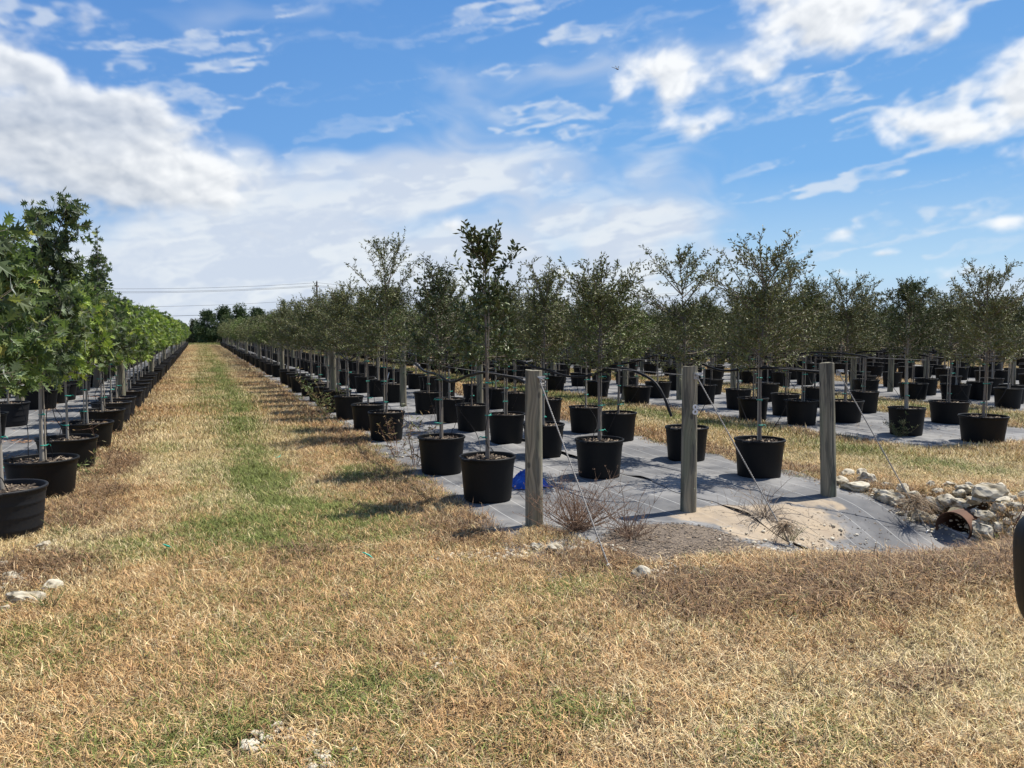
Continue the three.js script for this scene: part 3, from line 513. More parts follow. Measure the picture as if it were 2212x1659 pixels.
// rows: x, measured places first, then every 1.6 m to the far end
const ROWS = [
  { x: 2.84, at: [7.68, 9.38, 12.5, 14.0, 15.95, 17.3, 18.75], from: 20.35, say: 'in the row right of the lane' },
  { x: 4.58, at: [8.38, 10.05, 11.5, 13.2, 14.55, 16.15, 19.35, 21.1], from: 22.7, say: 'in the row behind post eight' },
  { x: 6.36, at: [7.55, 9.08, 11.0, 12.15, 13.8, 15.45, 16.65, 18.15, 20.6], from: 22.1, say: 'in the row behind the rightmost post' },
  { x: 10.1, at: [11.55, 12.4, 16.55, 18.65, 21.1], from: 22.9, say: 'in the first row past the grass aisle', dx: [0.62, 0.16, 0, 0, -0.1] },
  { x: 11.65, at: [8.62, 9.72, 11.6, 13.1, 14.6, 15.8, 17.85], from: 19.6, say: 'in the second row past the grass aisle', dx: [0.12, -0.3, 0.2, 0.05, 0, -0.1, -0.1] },
  { x: 13.65, at: [10.72, 12.8, 14.3, 15.95], from: 18.3, say: 'in the third row past the grass aisle' },
  { x: 17.6, at: [12.3, 14.05, 14.85, 16.65, 19.9, 21.3, 23.1], from: 24.7, say: 'in the first row of the third block', dx: [0, 0.5, -0.05, 0.2, 0, -0.1, -0.3] },
  { x: 19.05, at: [13.2, 14.1, 15.7, 17.9, 20.4], from: 22.1, say: 'in the second row of the third block' },
  { x: 20.9, at: [15.1, 16.4, 18.5, 19.85], from: 21.5, say: 'in the third row of the third block' },
  { x: 24.8, at: [], from: 16.6, say: 'in the first row of the fourth block' }, { x: 26.4, at: [], from: 18.7, say: 'in the second row of the fourth block' }, { x: 28.2, at: [], from: 19.5, say: 'in the third row of the fourth block' },
  { x: 32.1, at: [], from: 21.6, say: 'in the first row of the fifth block' }, { x: 33.8, at: [], from: 22.7, say: 'in the second row of the fifth block' }, { x: 35.5, at: [], from: 23.8, say: 'in the third row of the fifth block' },
  { x: 39.4, at: [], from: 27, say: '' }, { x: 41.2, at: [], from: 28, say: '' }, { x: 43, at: [], from: 29, say: '' }, { x: 47, at: [], from: 32, say: '' }, { x: 49, at: [], from: 33, say: '' }, { x: 55, at: [], from: 37, say: '' }, { x: 57, at: [], from: 39, say: '' }, { x: 63, at: [], from: 42, say: '' },
];
const special = { '0,0': ['broad', 1, 'potted oak with large dark leaves and a tall open top, frontmost right of lane'], '0,1': ['dark', 0.4, 'dense dark potted oak just behind the large-leaved one'], '0,2': ['tall', 2, 'potted oak with the tallest feathery spire right of the lane'], '1,0': ['spread', 0, 'frontmost potted oak behind post eight, with widely forked thin top'], '1,1': ['full', 1], '2,0': ['feather', 3, 'frontmost potted oak behind the rightmost post, with feathery upright shoots'], '2,1': ['wispy', 2.9, 'potted oak seen right of post eight, with sparse leaning top'], '4,1': ['dense', 1, 'dense dark thick-trunked potted oak on bare fabric right of the rightmost post'], '4,0': ['feather', 5, 'potted oak in a wide pot at the right edge of the picture'], '2,2': ['fresh', 1], '2,3': ['full', 4], '1,2': ['plain', 3], '0,3': ['plain', 1], '0,4': ['full', 2.5], '5,0': ['spread', 2] };
const nearKeys = ['plain', 'full', 'feather', 'fresh', 'spread', 'dark', 'plain', 'full', 'tall'];
{
  const R = rng(2024), all = [];
  ROWS.forEach((row, ri) => {
    const zs = row.at.map((z, i) => [z, row.dx?.[i] ?? 0]);
    for (let z = row.from; z < 109; z += 1.6 + (R() - 0.5) * 0.16) { if (R() < 0.035) continue; zs.push([z, (R() - 0.5) * 0.12]); }
    zs.forEach(([z, dx], i) => { const x = row.x + dx + (i < row.at.length ? 0 : (R() - 0.5) * 0.05); if (seen(x, -z)) all.push({ x, z: -z, ri, i, d: dist(x, -z) }); });
  });
  all.sort((a, b) => a.d - b.d);
  const keep = new Set(all.slice(0, 296));
  const perRow = new Map(), farList = [];
  for (const t of [...keep].sort((a, b) => a.ri - b.ri || a.i - b.i)) {
    const k = perRow.get(t.ri) ?? 0; perRow.set(t.ri, k + 1);
    const sp = special[t.ri + ',' + t.i], row = ROWS[t.ri], ord = k < 12 ? ORD[k] : null;
    const label = sp?.[2] ?? (ord ? `${ord} potted oak from the front ${row.say}` : `slender potted oak far down ${row.say.replace('in ', '')}`);
    const r = rng(t.ri * 1000 + t.i)(), far = t.d > 21;
    const crown = sp ? NEARLIVE[sp[0]] : far ? (t.d > 44 ? FARLIVE[(r * 4) | 0] : MIDLIVE[(r * 6) | 0]) : NEARLIVE[nearKeys[(r * 9) | 0]];
    const pot = t.ri < 3 ? 'tall' : r < 0.55 ? 'wide' : 'tall';
    pottedTree('live', 'potted_oak', crown, pot, t.d < 21 ? 2 : t.d < 40 ? 1 : 0, t.x, t.z, sp ? sp[1] : R() * 6.283, sp ? 1 : 0.92 + R() * 0.16, label, 'potted oaks in rows right of the lane', { lug: sp ? 0.35 : undefined });
  }
  // the many farther trees beyond the nearest three hundred, as one mass
  const rest = all.filter((t) => !keep.has(t));
  FARLIVE.forEach((f, n) => {
    const paint = (g, c) => { const a = new Float32Array(g.attributes.position.count * 3); for (let k = 0; k < a.length; k += 3) { a[k] = c[0]; a[k + 1] = c[1]; a[k + 2] = c[2]; } const o = new THREE.BufferGeometry().setAttribute('position', g.attributes.position.clone()); o.setIndex(g.index.clone()); o.setAttribute('color', new THREE.BufferAttribute(a, 3)); return o; };
    const lf = new THREE.BufferGeometry().setAttribute('position', f.leaf.attributes.position.clone()); lf.setAttribute('color', f.leaf.attributes.color.clone()); lf.setIndex(f.leaf.index.clone());
    const pg = new THREE.LatheGeometry([[0.001, 0], [0.27, 0], [0.31, 0.43], [0.28, 0.44], [0.27, 0.4], [0.001, 0.4]].map(([a, b]) => new THREE.Vector2(a, b)), 12);
    const geo = mergeGeometries([paint(pg, [0.0055, 0.0056, 0.006]), paint(f.trunk, [0.26, 0.23, 0.19]), paint(f.wood, [0.17, 0.14, 0.1]), lf]);
    const l = rest.filter((_, k) => k % 4 === n); if (!l.length) return;
    const im = new THREE.InstancedMesh(geo, M.leaf, l.length), Mx = new THREE.Matrix4(), Q = new THREE.Quaternion();
    l.forEach((t, k) => { const s = 0.92 + R() * 0.16; im.setMatrixAt(k, Mx.compose(V(t.x, groundHeight(t.x, t.z) + 0.014, t.z), Q.setFromAxisAngle(UP, R() * 6.28), V(s, s * (0.95 + R() * 0.1), s))); });
    im.name = numbered('far_potted_oaks'); tag(im, 'far rows of potted oaks reading as one mass', 'trees', null, 'stuff'); im.castShadow = im.receiveShadow = true; scene.add(im);
  });
  // left block: lobed-leaf oaks
  const LROWS = [
    { x: -1.62, at: [5.0, 7.82, 9.6, 11.35, 13.1, 15.2, 16.75, 18.05, 19.9, 21.1], from: 22.7, say: 'in the row left of the lane' },
    { x: -3.4, at: [12.0, 13.6, 15.3, 17.1, 20.5, 22.1, 23.2], from: 24.9, say: 'in the second row left of the lane' },
    { x: -5.1, at: [17.6, 19.2, 20.9, 22.6], from: 24.5, say: 'in the third row left of the lane' },
  ];
  const LS = { '0,1': ['edge', 2, 'ribbed', 'broad-leaved potted oak in ribbed tub at the left picture edge'], '0,2': ['big', 0, 'wide', 'tallest dark broad-leaved potted oak near the left picture edge'], '0,3': ['light', 1, 'wide', 'pale green broad-leaved potted oak, third in the row left of lane'], '0,4': ['mixed', 3, 'wide'], '0,5': ['spire', 0, 'wide', 'broad-leaved potted oak with a thin dark spire left of the lane'], '0,6': ['round', 1, 'ribbed'], '0,7': ['light', 4, 'ribbed'], '0,8': ['mixed', 5, 'ribbed'], '0,9': ['round', 3, 'ribbed'] };
  LROWS.forEach((row, ri) => {
    const zs = row.at.slice(); for (let z = row.from; z < (ri ? 90 : 109); z += 1.62 + (R() - 0.5) * 0.14) zs.push(z);
    let k = 0;
    zs.forEach((z, i) => {
      const x = row.x + (R() - 0.5) * 0.06; if (!inView(x, -z, 0.14 + 2.2 / dist(x, z))) return;
      const s = ri === 0 ? LS['0,' + i] : null, d = dist(x, z), ord = k < 12 ? ORD[k] : null; k++;
      const names = Object.keys(NEARRED), r = rng(ri * 777 + i)();
      const crown = s ? NEARRED[s[0]] : d < 26 ? NEARRED[['mixed', 'round', 'light', 'edge'][(r * 4) | 0]] : MIDRED[(r * 3) | 0];
      pottedTree('red', 'potted_broadleaf_oak', crown, s ? s[2] : r < 0.5 ? 'wide' : 'ribbed', d < 20 ? 2 : d < 40 ? 1 : 0, x, -z, s ? s[1] : R() * 6.283, s ? 1 : 0.8 + R() * 0.32, s?.[3] ?? (ord ? `${ord} broad-leaved potted oak from the front ${row.say}` : `broad-leaved potted oak far down ${row.say.replace('in ', '')}`), 'broad-leaved potted oaks left of the lane');
    });
  });
}

// ---------- posts, guy cables, wires, hoses ----------
function postGeo(seed, h, r) {
  const g = new THREE.CylinderGeometry(r * 0.96, r * 1.03, h, 22, 10), p = g.attributes.position;
  for (let k = 0; k < p.count; k++) { const x = p.getX(k), y = p.getY(k), z = p.getZ(k), a = Math.atan2(z, x), q = 1 + (fbm(a * 1.1 + seed * 7 + 20, y * 1.3 + seed, 3) - 0.5) * 0.09; p.setXYZ(k, x * q + Math.sin(y * 1.6 + seed) * 0.006, y + (y > h / 2 - 0.001 ? (fbm(x * 12 + seed, z * 12, 2) - 0.5) * 0.014 : 0), z * q + Math.cos(y * 1.3 + seed * 2) * 0.006); }
  g.translate(0, h / 2, 0); g.computeVertexNormals();
  return g;
}
const postGeos = [1, 2, 3, 4].map((s) => postGeo(s, 1.5 + s * 0.008, 0.077 + (s % 2) * 0.003));
const clampGeo = (() => { const a = new THREE.BoxGeometry(0.05, 0.062, 0.012).toNonIndexed(), b = new THREE.CylinderGeometry(0.007, 0.007, 0.085, 8).rotateX(Math.PI / 2).translate(0, 0.012, 0.035).toNonIndexed(), c = new THREE.CylinderGeometry(0.015, 0.015, 0.014, 6).rotateX(Math.PI / 2).translate(0, 0.012, 0.022).toNonIndexed(), d = new THREE.BoxGeometry(0.075, 0.014, 0.022).translate(0.012, 0.026, 0.02).toNonIndexed(); return mergeGeometries([a, b, c, d].map((g) => { g.deleteAttribute('uv'); return g; })); })();
function cable(a, b, r, strands, sag = 0, turns = 40) {
  const g = new Geo(), n = strands > 1 ? 180 : 40, d = b.clone().sub(a).normalize(), u = V(0, 0, 1).cross(d).normalize(), w = d.clone().cross(u);
  for (let s = 0; s < strands; s++) { const p = []; for (let k = 0; k <= n; k++) { const t = k / n, q = a.clone().lerp(b, t), an = t * turns * 6.283 + s * 6.283 / strands; q.y -= sag * 4 * t * (1 - t); if (strands > 1) q.addScaledVector(u, Math.cos(an) * r * 0.75).addScaledVector(w, Math.sin(an) * r * 0.75); p.push(q); } g.tube(p, r, strands > 1 ? 5 : 5); }
  return g.build();
}
{
  const font = await new FontLoader().loadAsync('fonts/droid/droid_sans_bold.typeface.json');
  const heads = [[2.83, -6.42, 'leftmost front timber post, beside the lane, with looped cable at its top', 0, [2.85, -5.05]], [4.5, -6.38, 'front timber post with a metal number eight on it', 1, [4.84, -5.3]], [6.36, -6.42, 'rightmost front timber post, beside the pale rocks', 2, [6.84, -5.55]]];
  heads.forEach(([x, z, label, v, an], n) => {
    const y = groundHeight(x, z) - 0.05, t = thing('end_post', label, 'post', [x, y, z], 0, 'front end posts');
    const tm = put('timber', postGeos[v], M.post, t); tm.rotation.y = [1.2, 3.5, 5.3][v];
    if (n === 0) tm.rotation.z = 0.02; if (n === 2) { tm.rotation.z = 0.03; }
    const cl = put('cable_clamp', clampGeo, M.steel, t); cl.position.set(0.012, 1.42, 0.082);
    if (n === 1) { const g = new TextGeometry('8', { font, size: 0.098, depth: 0.005, curveSegments: 8, bevelEnabled: false }); g.computeBoundingBox(); g.center(); const m = put('number_plate', g, M.white, t); m.position.set(0.008, 1.09, 0.084); m.userData.label = 'pale metal number eight'; }
    if (n === 0) { const g = new Geo(), p = []; for (let k = 0; k <= 40; k++) { const a = k / 40 * 6.283 * 2.6; p.push(V(Math.cos(a) * 0.088, 1.36 + k * 0.0016 + Math.sin(a * 0.5) * 0.012, Math.sin(a) * 0.088)); } g.tube(p, 0.0055, 5); put('cable_loop', g.build(), M.cable, t); }
    const gx = an[0], gz = an[1], gy = groundHeight(gx, gz), w = thing('guy_cable', ['twisted guy cable sloping from the leftmost front post', 'twisted guy cable sloping from post eight', 'thin guy cable sloping from the rightmost post to the pipe'][n], 'cable', [0, 0, 0], 0, 'guy cables of the front posts');
    put('cable', cable(V(x + 0.012, y + 1.41, z + 0.1), V(gx, gy + 0.03, gz), 0.0043, 2), M.cable, w);
    const eye = put('anchor', new THREE.TorusGeometry(0.028, 0.008, 6, 14), M.steel, w); eye.position.set(gx, gy + 0.015, gz);
  });
  const R = rng(8);
  const lines = [[2.83, -17.95, 11.6, 'in the row right of the lane'], [4.5, -18.0, 11.6, 'in the row behind post eight'], [6.3, -17.6, 11.6, 'in the row behind the rightmost post'], [10.3, -17.45, 11.6, 'in the first row past the grass aisle'], [11.75, -17.1, 11.6, 'in the second row past the grass aisle'], [13.45, -17.05, 11.6, 'in the third row past the grass aisle'], [17.75, -17.1, 11.6, 'in the first row of the third block'], [19.1, -16.95, 11.6, 'in the second row of the third block'], [20.85, -17.2, 11.6, 'in the third row of the third block'], [24.8, -17.2, 11.6, 'in the first row of the fourth block'], [26.4, -17.2, 11.6, 'in the second row of the fourth block'], [-1.62, -18.75, 11.6, 'in the row left of the lane'], [-3.52, -18.85, 11.6, 'in the second row left of the lane'], [-5.1, -18.8, 11.6, 'in the third row left of the lane']];
  for (const [x, z0, step, say] of lines) for (let k = 0; k < (x > 20 ? 3 : 7); k++) {
    const z = z0 - k * step; if (!inView(x, z, 0.05)) continue;
    const t = put('line_post', postGeos[(R() * 4) | 0], M.post); t.position.set(x + (R() - 0.5) * 0.04, groundHeight(x, z) - 0.06, z); t.rotation.set((R() - 0.5) * 0.03, R() * 6, (R() - 0.5) * 0.03);
    tag(t, k < 3 ? `${ORD[k]} weathered line post from the front ${say}` : `weathered line post far down ${say.replace('in ', '')}`, 'post', 'line posts along the rows');
  }
  // trellis wires and drip hoses, one of each to a row
  const wires = [[2.83, -6.42, -105, 'right of the lane'], [4.5, -6.38, -105, 'behind post eight'], [6.36, -6.42, -105, 'behind the rightmost post'], [10.3, -8.5, -90, 'of the first row past the grass aisle'], [11.7, -8.5, -90, 'of the second row past the grass aisle'], [13.5, -9.5, -90, 'of the third row past the grass aisle'], [17.7, -12, -80, 'of the first row in the third block'], [19.1, -13, -80, 'of the second row in the third block'], [-1.62, -6.5, -100, 'left of the lane'], [-3.5, -10, -90, 'of the second row left of the lane']];
  for (const [x, a, b, say] of wires) {
    const g = new Geo(); for (const dy of [0]) g.tube([V(x, 1.37, a), V(x, 1.365, lerp(a, b, 0.2)), V(x, 1.37, b)], 0.0028, 4);
    tag(put('trellis_wire', g.build(), M.oldWire), `taut trellis wire ${say}`, 'wire', 'trellis wires');
    if (x === 2.83) {}
    const p = [], ph = R() * 6, z1 = Math.max(b, -60);
    const start = x === 2.83 ? -6.95 : x === 4.5 ? -7.45 : x === 6.36 ? -6.95 : a - 1.2;
    if (x === 4.5) p.push(V(x + 0.20, 0.93, -7.02), V(x + 0.17, 1.08, -7.08), V(x + 0.13, 1.24, -7.2), V(x + 0.06, 1.345, -7.45));
    else if (x === 2.83) p.push(V(x + 0.1, 1.29, -6.75), V(x + 0.06, 1.34, -6.95), V(x + 0.05, 1.35, -7.3));
    else if (x === -1.62) p.push(V(x - 0.7, 1.24, -7.9), V(x - 0.4, 1.31, -8.4));
    else p.push(V(x + 0.04, 1.35, start + 0.3));
    let k = 0;
    for (let z = (p.at(-1).z) - 0.55; z > z1; z -= 0.55) { k++; const wv = Math.sin(z * 1.9 + ph) * 0.055 + Math.sin(z * 0.83 + ph * 2) * 0.06 + (R() - 0.5) * 0.06; p.push(V(x + 0.03 + Math.sin(z * 1.1 + ph) * 0.05, 1.355 + wv - 0.03, z)); }
    const curve = new THREE.CatmullRomCurve3(p), hg = new THREE.TubeGeometry(curve, Math.min(700, p.length * 6), 0.016, 6);
    const h = thing('drip_hose', `${x < 0 ? 'grey' : 'black'} drip hose ${x === 4.5 ? 'with a drooping open end, behind post eight' : say}`, 'hose', [0, 0, 0], 0, 'drip hoses along the rows');
    put('pipe', hg, x < 0 ? M.greyHose : M.hose, h);
    const e = p[0], cap = put('end_cap', new THREE.CylinderGeometry(0.018, 0.016, 0.09, 10), M.hose, h); cap.position.copy(e); cap.quaternion.setFromUnitVectors(UP, p[1].clone().sub(p[0]).normalize());
    if (x === 2.83) for (const z of [-7.35, -9.2, -11.2]) { const c = put('connector', new THREE.CylinderGeometry(0.021, 0.021, 0.16, 8).rotateX(1.35), M.hose, h); c.position.set(x + 0.04, 1.345, z); }
  }
}

// ---------- culvert, rocks, gravel ----------
{
  const t = thing('culvert_pipe', 'rusty round culvert pipe opening among pale rocks', 'pipe', [6.97, -0.175, -5.38], 0);
  const prof = [[0.001, 1.45], [0.158, 1.45], [0.158, 0], [0.172, 0], [0.172, 1.5], [0.001, 1.5]].map(([a, b]) => new THREE.Vector2(a, b)), g = new THREE.LatheGeometry(prof, 36);  // closed far end added so sky light cannot enter from below ground
  g.rotateZ(-Math.PI / 2); g.rotateY(degToRad(12));
  const rust = tex(256, 256, (u, v) => { const n = fbm(u * 9, v * 9, 5), m = fbm(u * 26 + 4, v * 26, 3); return mix3(mix3([0.07, 0.036, 0.022], [0.20, 0.105, 0.065], n), [0.26, 0.19, 0.14], smoothstep(m, 0.6, 0.8) * 0.7); });
  put('barrel', g, std({ map: rust, bumpMap: rust, bumpScale: 0.003, roughness: 0.9, side: THREE.DoubleSide }), t);
}
function rockGeo(seed, flat) {
  const g = new THREE.IcosahedronGeometry(1, 4), p = g.attributes.position, col = new Float32Array(p.count * 3), R = rng(seed);
  const cuts = Array.from({ length: 15 }, () => [V(R() - 0.5, R() - 0.5, R() - 0.5).normalize(), 0.5 + R() * 0.34]);
  const v = V(0, 0, 0);
  for (let k = 0; k < p.count; k++) {
    v.fromBufferAttribute(p, k); const u = v.clone();
    for (const [n, d] of cuts) { const e = v.dot(n) - d; if (e > 0) v.addScaledVector(n, -e * 0.92); }
    const q = fbm(u.x * 3 + seed, u.y * 3 + u.z * 2.3, 4), f = fbm(u.x * 9 + seed, u.z * 9 + u.y * 7, 3); v.multiplyScalar(0.80 + q * 0.36 + (f - 0.5) * 0.26);
    p.setXYZ(k, v.x, v.y * flat, v.z);
    const c = mix3(mix3([0.27, 0.22, 0.135], [0.54, 0.49, 0.38], smoothstep(q, 0.3, 0.7)), [0.08, 0.072, 0.055], smoothstep(fbm(u.x * 4.3 + 9 + seed, u.y * 4 + u.z * 4.7, 4), 0.56, 0.68) * 0.8); col.set(c, k * 3);  // shade of crevices put into the colour: low spots and blotches darker
  }
  g.setAttribute('color', new THREE.BufferAttribute(col, 3)); g.deleteAttribute('uv'); g.deleteAttribute('normal');
  return g;
}
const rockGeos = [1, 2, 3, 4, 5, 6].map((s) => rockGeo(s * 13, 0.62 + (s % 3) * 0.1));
{
  const R = rng(31);
  const list = [[7.3, -6.49, 0.039], [6.89, -6.07, 0.098], [7.17, -6.15, 0.082], [7.0, -5.88, 0.045], [7.05, -5.84, 0.042], [7.17, -6.0, 0.056], [6.93, -5.74, 0.065], [6.99, -5.7, 0.053], [6.84, -5.76, 0.036], [7.16, -5.75, 0.066], [7.2, -5.65, 0.071], [7.24, -5.52, 0.076], [7.45, -5.61, 0.072], [7.43, -5.38, 0.151], [7.38, -5.28, 0.046], [7.4, -5.15, 0.068], [7.28, -5.11, 0.067], [7.21, -5.32, 0.04], [7.2, -5.19, 0.084], [7.16, -5.2, 0.051], [7.12, -5.24, 0.062], [7.15, -5.1, 0.044], [7.07, -5.08, 0.094], [7.13, -5.0, 0.071], [7.19, -4.97, 0.055], [7.07, -5.23, 0.034], [7.48, -6.07, 0.057], [7.57, -5.92, 0.062], [7.74, -5.46, 0.06], [7.55, -5.18, 0.051], [7.28, -4.96, 0.044], [7.07, -5.77, 0.036], [7.12, -5.71, 0.03], [7.14, -5.67, 0.03], [7.11, -4.85, 0.059], [6.8, -5.86, 0.042], [6.84, -6.52, 0.121], [7.28, -6.75, 0.082], [6.91, -6.8, 0.07], [7.42, -7.19, 0.069], [7.57, -7.1, 0.063], [2.66, -5.65, 0.08], [2.68, -5.55, 0.045], [2.83, -5.6, 0.054], [2.96, -4.77, 0.071], [2.56, -5.75, 0.058], [2.66, -4.81, 0.023], [3.02, -4.7, 0.027], [2.11, -5.63, 0.029], [-0.99, -6.03, 0.071], [-1.09, -5.79, 0.091], [-1.32, -6.43, 0.067], [-1.21, -7.22, 0.057], [-1.43, -6.77, 0.046], [-1.19, -5.64, 0.044], [-1.07, -7.02, 0.037], [0.32, -3.42, 0.025], [0.28, -3.48, 0.019], [0.35, -3.37, 0.02], [0.25, -3.43, 0.014], [0.38, -3.41, 0.016], [0.29, -3.33, 0.016], [7.3, -5.42, 0.07], [7.33, -5.6, 0.06], [7.5, -5.48, 0.075], [7.02, -5.62, 0.05], [7.06, -5.14, 0.055], [7.25, -4.88, 0.06], [7.36, -5.0, 0.07], [7.6, -5.3, 0.06], [7.62, -5.7, 0.055], [7.35, -5.85, 0.06], [7.05, -6.2, 0.06], [7.3, -6.25, 0.05], [7.0, -6.35, 0.045], [6.95, -5.95, 0.05], [7.45, -4.85, 0.05], [7.7, -5.15, 0.06], [8.7, -9.67, 0.037], [8.28, -10.53, 0.047], [7.95, -10.26, 0.038]];
  const own = { 1: 'large pale rock where the rock bank meets the fabric', 13: 'longest flat pale rock above and right of the culvert pipe', 22: 'large pale boulder right below the culvert mouth', 36: 'large pale rock beside the rightmost front post', 41: 'flat cream rock in the grass below the leftmost front post', 44: 'cream rock beside the brown thatch below the guy cable', 50: 'long pale rock half sunk in the grass at the left picture edge' };
  list.forEach(([x, z, r], n) => {
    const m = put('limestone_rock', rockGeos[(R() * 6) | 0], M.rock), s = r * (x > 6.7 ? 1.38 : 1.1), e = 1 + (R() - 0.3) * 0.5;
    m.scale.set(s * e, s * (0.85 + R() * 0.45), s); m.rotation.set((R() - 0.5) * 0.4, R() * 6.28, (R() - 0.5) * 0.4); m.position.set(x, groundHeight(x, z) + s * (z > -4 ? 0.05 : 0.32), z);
    const place = x > 7.9 ? 'small pale rock at the far edge of the grass aisle' : x > 6.7 && z > -6.6 ? 'pale limestone rock in the bank around the culvert' : x > 6.7 ? 'pale rock behind the rightmost front post' : x > 1.5 ? 'small cream rock in the grass before the leftmost post' : x > 0 ? 'small white stone in the bare patch at the bottom edge' : 'pale rock in leaf litter at the left picture edge';
    tag(m, own[n] ?? place, 'rock', 'pale limestone rocks');
  });
  // gravel and small litter
  const peb = [0, 1].map((k) => { const g = new THREE.IcosahedronGeometry(1, 1), p = g.attributes.position; for (let i = 0; i < p.count; i++) { const q = 0.75 + 0.5 * fbm(p.getX(i) * 2 + k * 9 + 5, p.getY(i) * 2 + p.getZ(i) * 1.7 + 5, 3); p.setXYZ(i, p.getX(i) * q, p.getY(i) * q * 0.6, p.getZ(i) * q); } g.deleteAttribute('normal'); g.deleteAttribute('uv'); return g; });
  const gl = [];
  const spots = [[2.4, -5.72, 0.6, 0.2, 420], [1.85, -5.85, 0.35, 0.12, 150], [2.95, -5.5, 0.3, 0.15, 130], [3.25, -4.78, 0.45, 0.16, 220], [0.3, -3.4, 0.17, 0.13, 110], [0.45, -3.2, 0.14, 0.1, 60], [-1.2, -6.2, 0.3, 0.5, 240], [-1.2, -7.15, 0.2, 0.3, 80], [1.05, -3.85, 0.2, 0.1, 50], [7.15, -5.4, 0.35, 0.6, 420], [7.1, -6.4, 0.35, 0.5, 200], [5.2, -5.4, 1.1, 0.6, 220], [-0.95, -10.2, 0.2, 0.8, 90], [2.5, -11.2, 0.3, 0.7, 90], [7.3, -8.6, 0.2, 0.8, 90], [2.4, -3.0, 1.2, 0.5, 40], [0.5, -4.4, 1.2, 0.9, 50]];
  for (const [a, b, rx, rz, n] of spots) for (let k = 0; k < n; k++) { const an = R() * 6.283, q = Math.pow(R(), 0.6), x = a + Math.cos(an) * rx * q, z = b + Math.sin(an) * rz * q, s = 0.004 + Math.pow(R(), 3) * 0.02, c = mix3([0.62, 0.57, 0.45], [0.40, 0.34, 0.24], R()); gl.push([x, z, s, c, R() < 0.5 ? 0 : 1, groundHeight(x, z) + s * 0.3 + (onFabric(x, z) > 0 ? 0.02 : 0.008)]); }
  scatter('gravel', 'loose pale gravel and stone chips', peb, gl, std({ roughness: 0.95 }));
  // mulch crumbs, fallen leaves and twigs lying on fabric and soil
  const chip = [0, 1, 2].map((k) => { const g = new Geo(), l = 1, w = [0.28, 0.5, 0.1][k], h = [0.16, 0.3, 0.08][k]; const a = g.v(-l, 0, -w * 0.4), b = g.v(-l * 0.3, h, -w), c = g.v(l * 0.6, h * 0.4, -w * 0.7), d = g.v(l, 0, 0), e = g.v(l * 0.3, h * 0.8, w), f = g.v(-l * 0.6, 0.02, w * 0.8); g.tri(a, b, f); g.tri(b, e, f); g.tri(b, c, e); g.tri(c, d, e); return g.build(false); });
  const ll = [], litter = (a, b, rx, rz, n, s0, s1, cols) => { for (let k = 0; k < n; k++) { const an = R() * 6.283, q = Math.sqrt(R()), x = a + Math.cos(an) * rx * q, z = b + Math.sin(an) * rz * q, s = lerp(s0, s1, R() * R()), c = cols[(R() * cols.length) | 0]; ll.push([x, z, s, c, (R() * 3) | 0, groundHeight(x, z) + (onFabric(x, z) > 0.05 || (x > 2.6 && x < 6.8 && z < -4.9) ? 0.022 : 0.012)]); } };
  const DK = [[0.10, 0.075, 0.055], [0.16, 0.12, 0.085], [0.23, 0.175, 0.12], [0.07, 0.055, 0.04], [0.30, 0.23, 0.15]], RL = [[0.24, 0.11, 0.055], [0.30, 0.17, 0.09], [0.16, 0.085, 0.05], [0.38, 0.25, 0.14]];
  litter(3.75, -5.55, 0.68, 0.52, 2600, 0.006, 0.026, DK); litter(3.95, -5.05, 0.6, 0.32, 1300, 0.006, 0.024, DK); litter(3.2, -5.2, 0.5, 0.4, 900, 0.006, 0.024, DK); litter(5.3, -5.15, 1.3, 0.4, 1500, 0.006, 0.03, DK); litter(5.6, -5.75, 0.9, 0.4, 600, 0.005, 0.024, DK); litter(4.6, -9, 2.2, 4.2, 800, 0.006, 0.024, DK); litter(6.9, -6.7, 0.3, 1.2, 500, 0.008, 0.03, DK); litter(2.9, -10.6, 0.5, 1.0, 500, 0.008, 0.028, [...DK, ...RL]);
  for (const [a, b, n] of [[-2.7, -11.2, 380], [-2.5, -12.7, 240], [-2.6, -14.6, 260], [-2.4, -17.5, 220], [-2.9, -20, 200], [-2.7, -24, 200], [4.9, -15, 120], [5.4, -17, 160], [3.6, -13.2, 100], [-2.3, -9.3, 200]]) litter(a, b, 0.45, 0.35, n, 0.012, 0.05, RL);
  litter(-3.2, -16, 2, 10, 600, 0.012, 0.045, RL); litter(-1.2, -8.8, 0.35, 1.8, 900, 0.008, 0.035, [...DK, ...RL]); litter(-1.2, -6.3, 0.35, 0.6, 500, 0.012, 0.05, [...DK, ...RL]); litter(1.5, -5, 2.6, 2.2, 260, 0.008, 0.03, DK);
  for (const [x, z] of [[10.6, -12], [11.6, -11], [12.4, -9.3], [11.2, -15]]) litter(x, z, 1.0, 0.8, 160, 0.01, 0.04, DK);
  scatter('leaf_litter', 'brown leaf litter and bark crumbs on the ground', chip, ll, std({ roughness: 0.95, side: THREE.DoubleSide }));
}

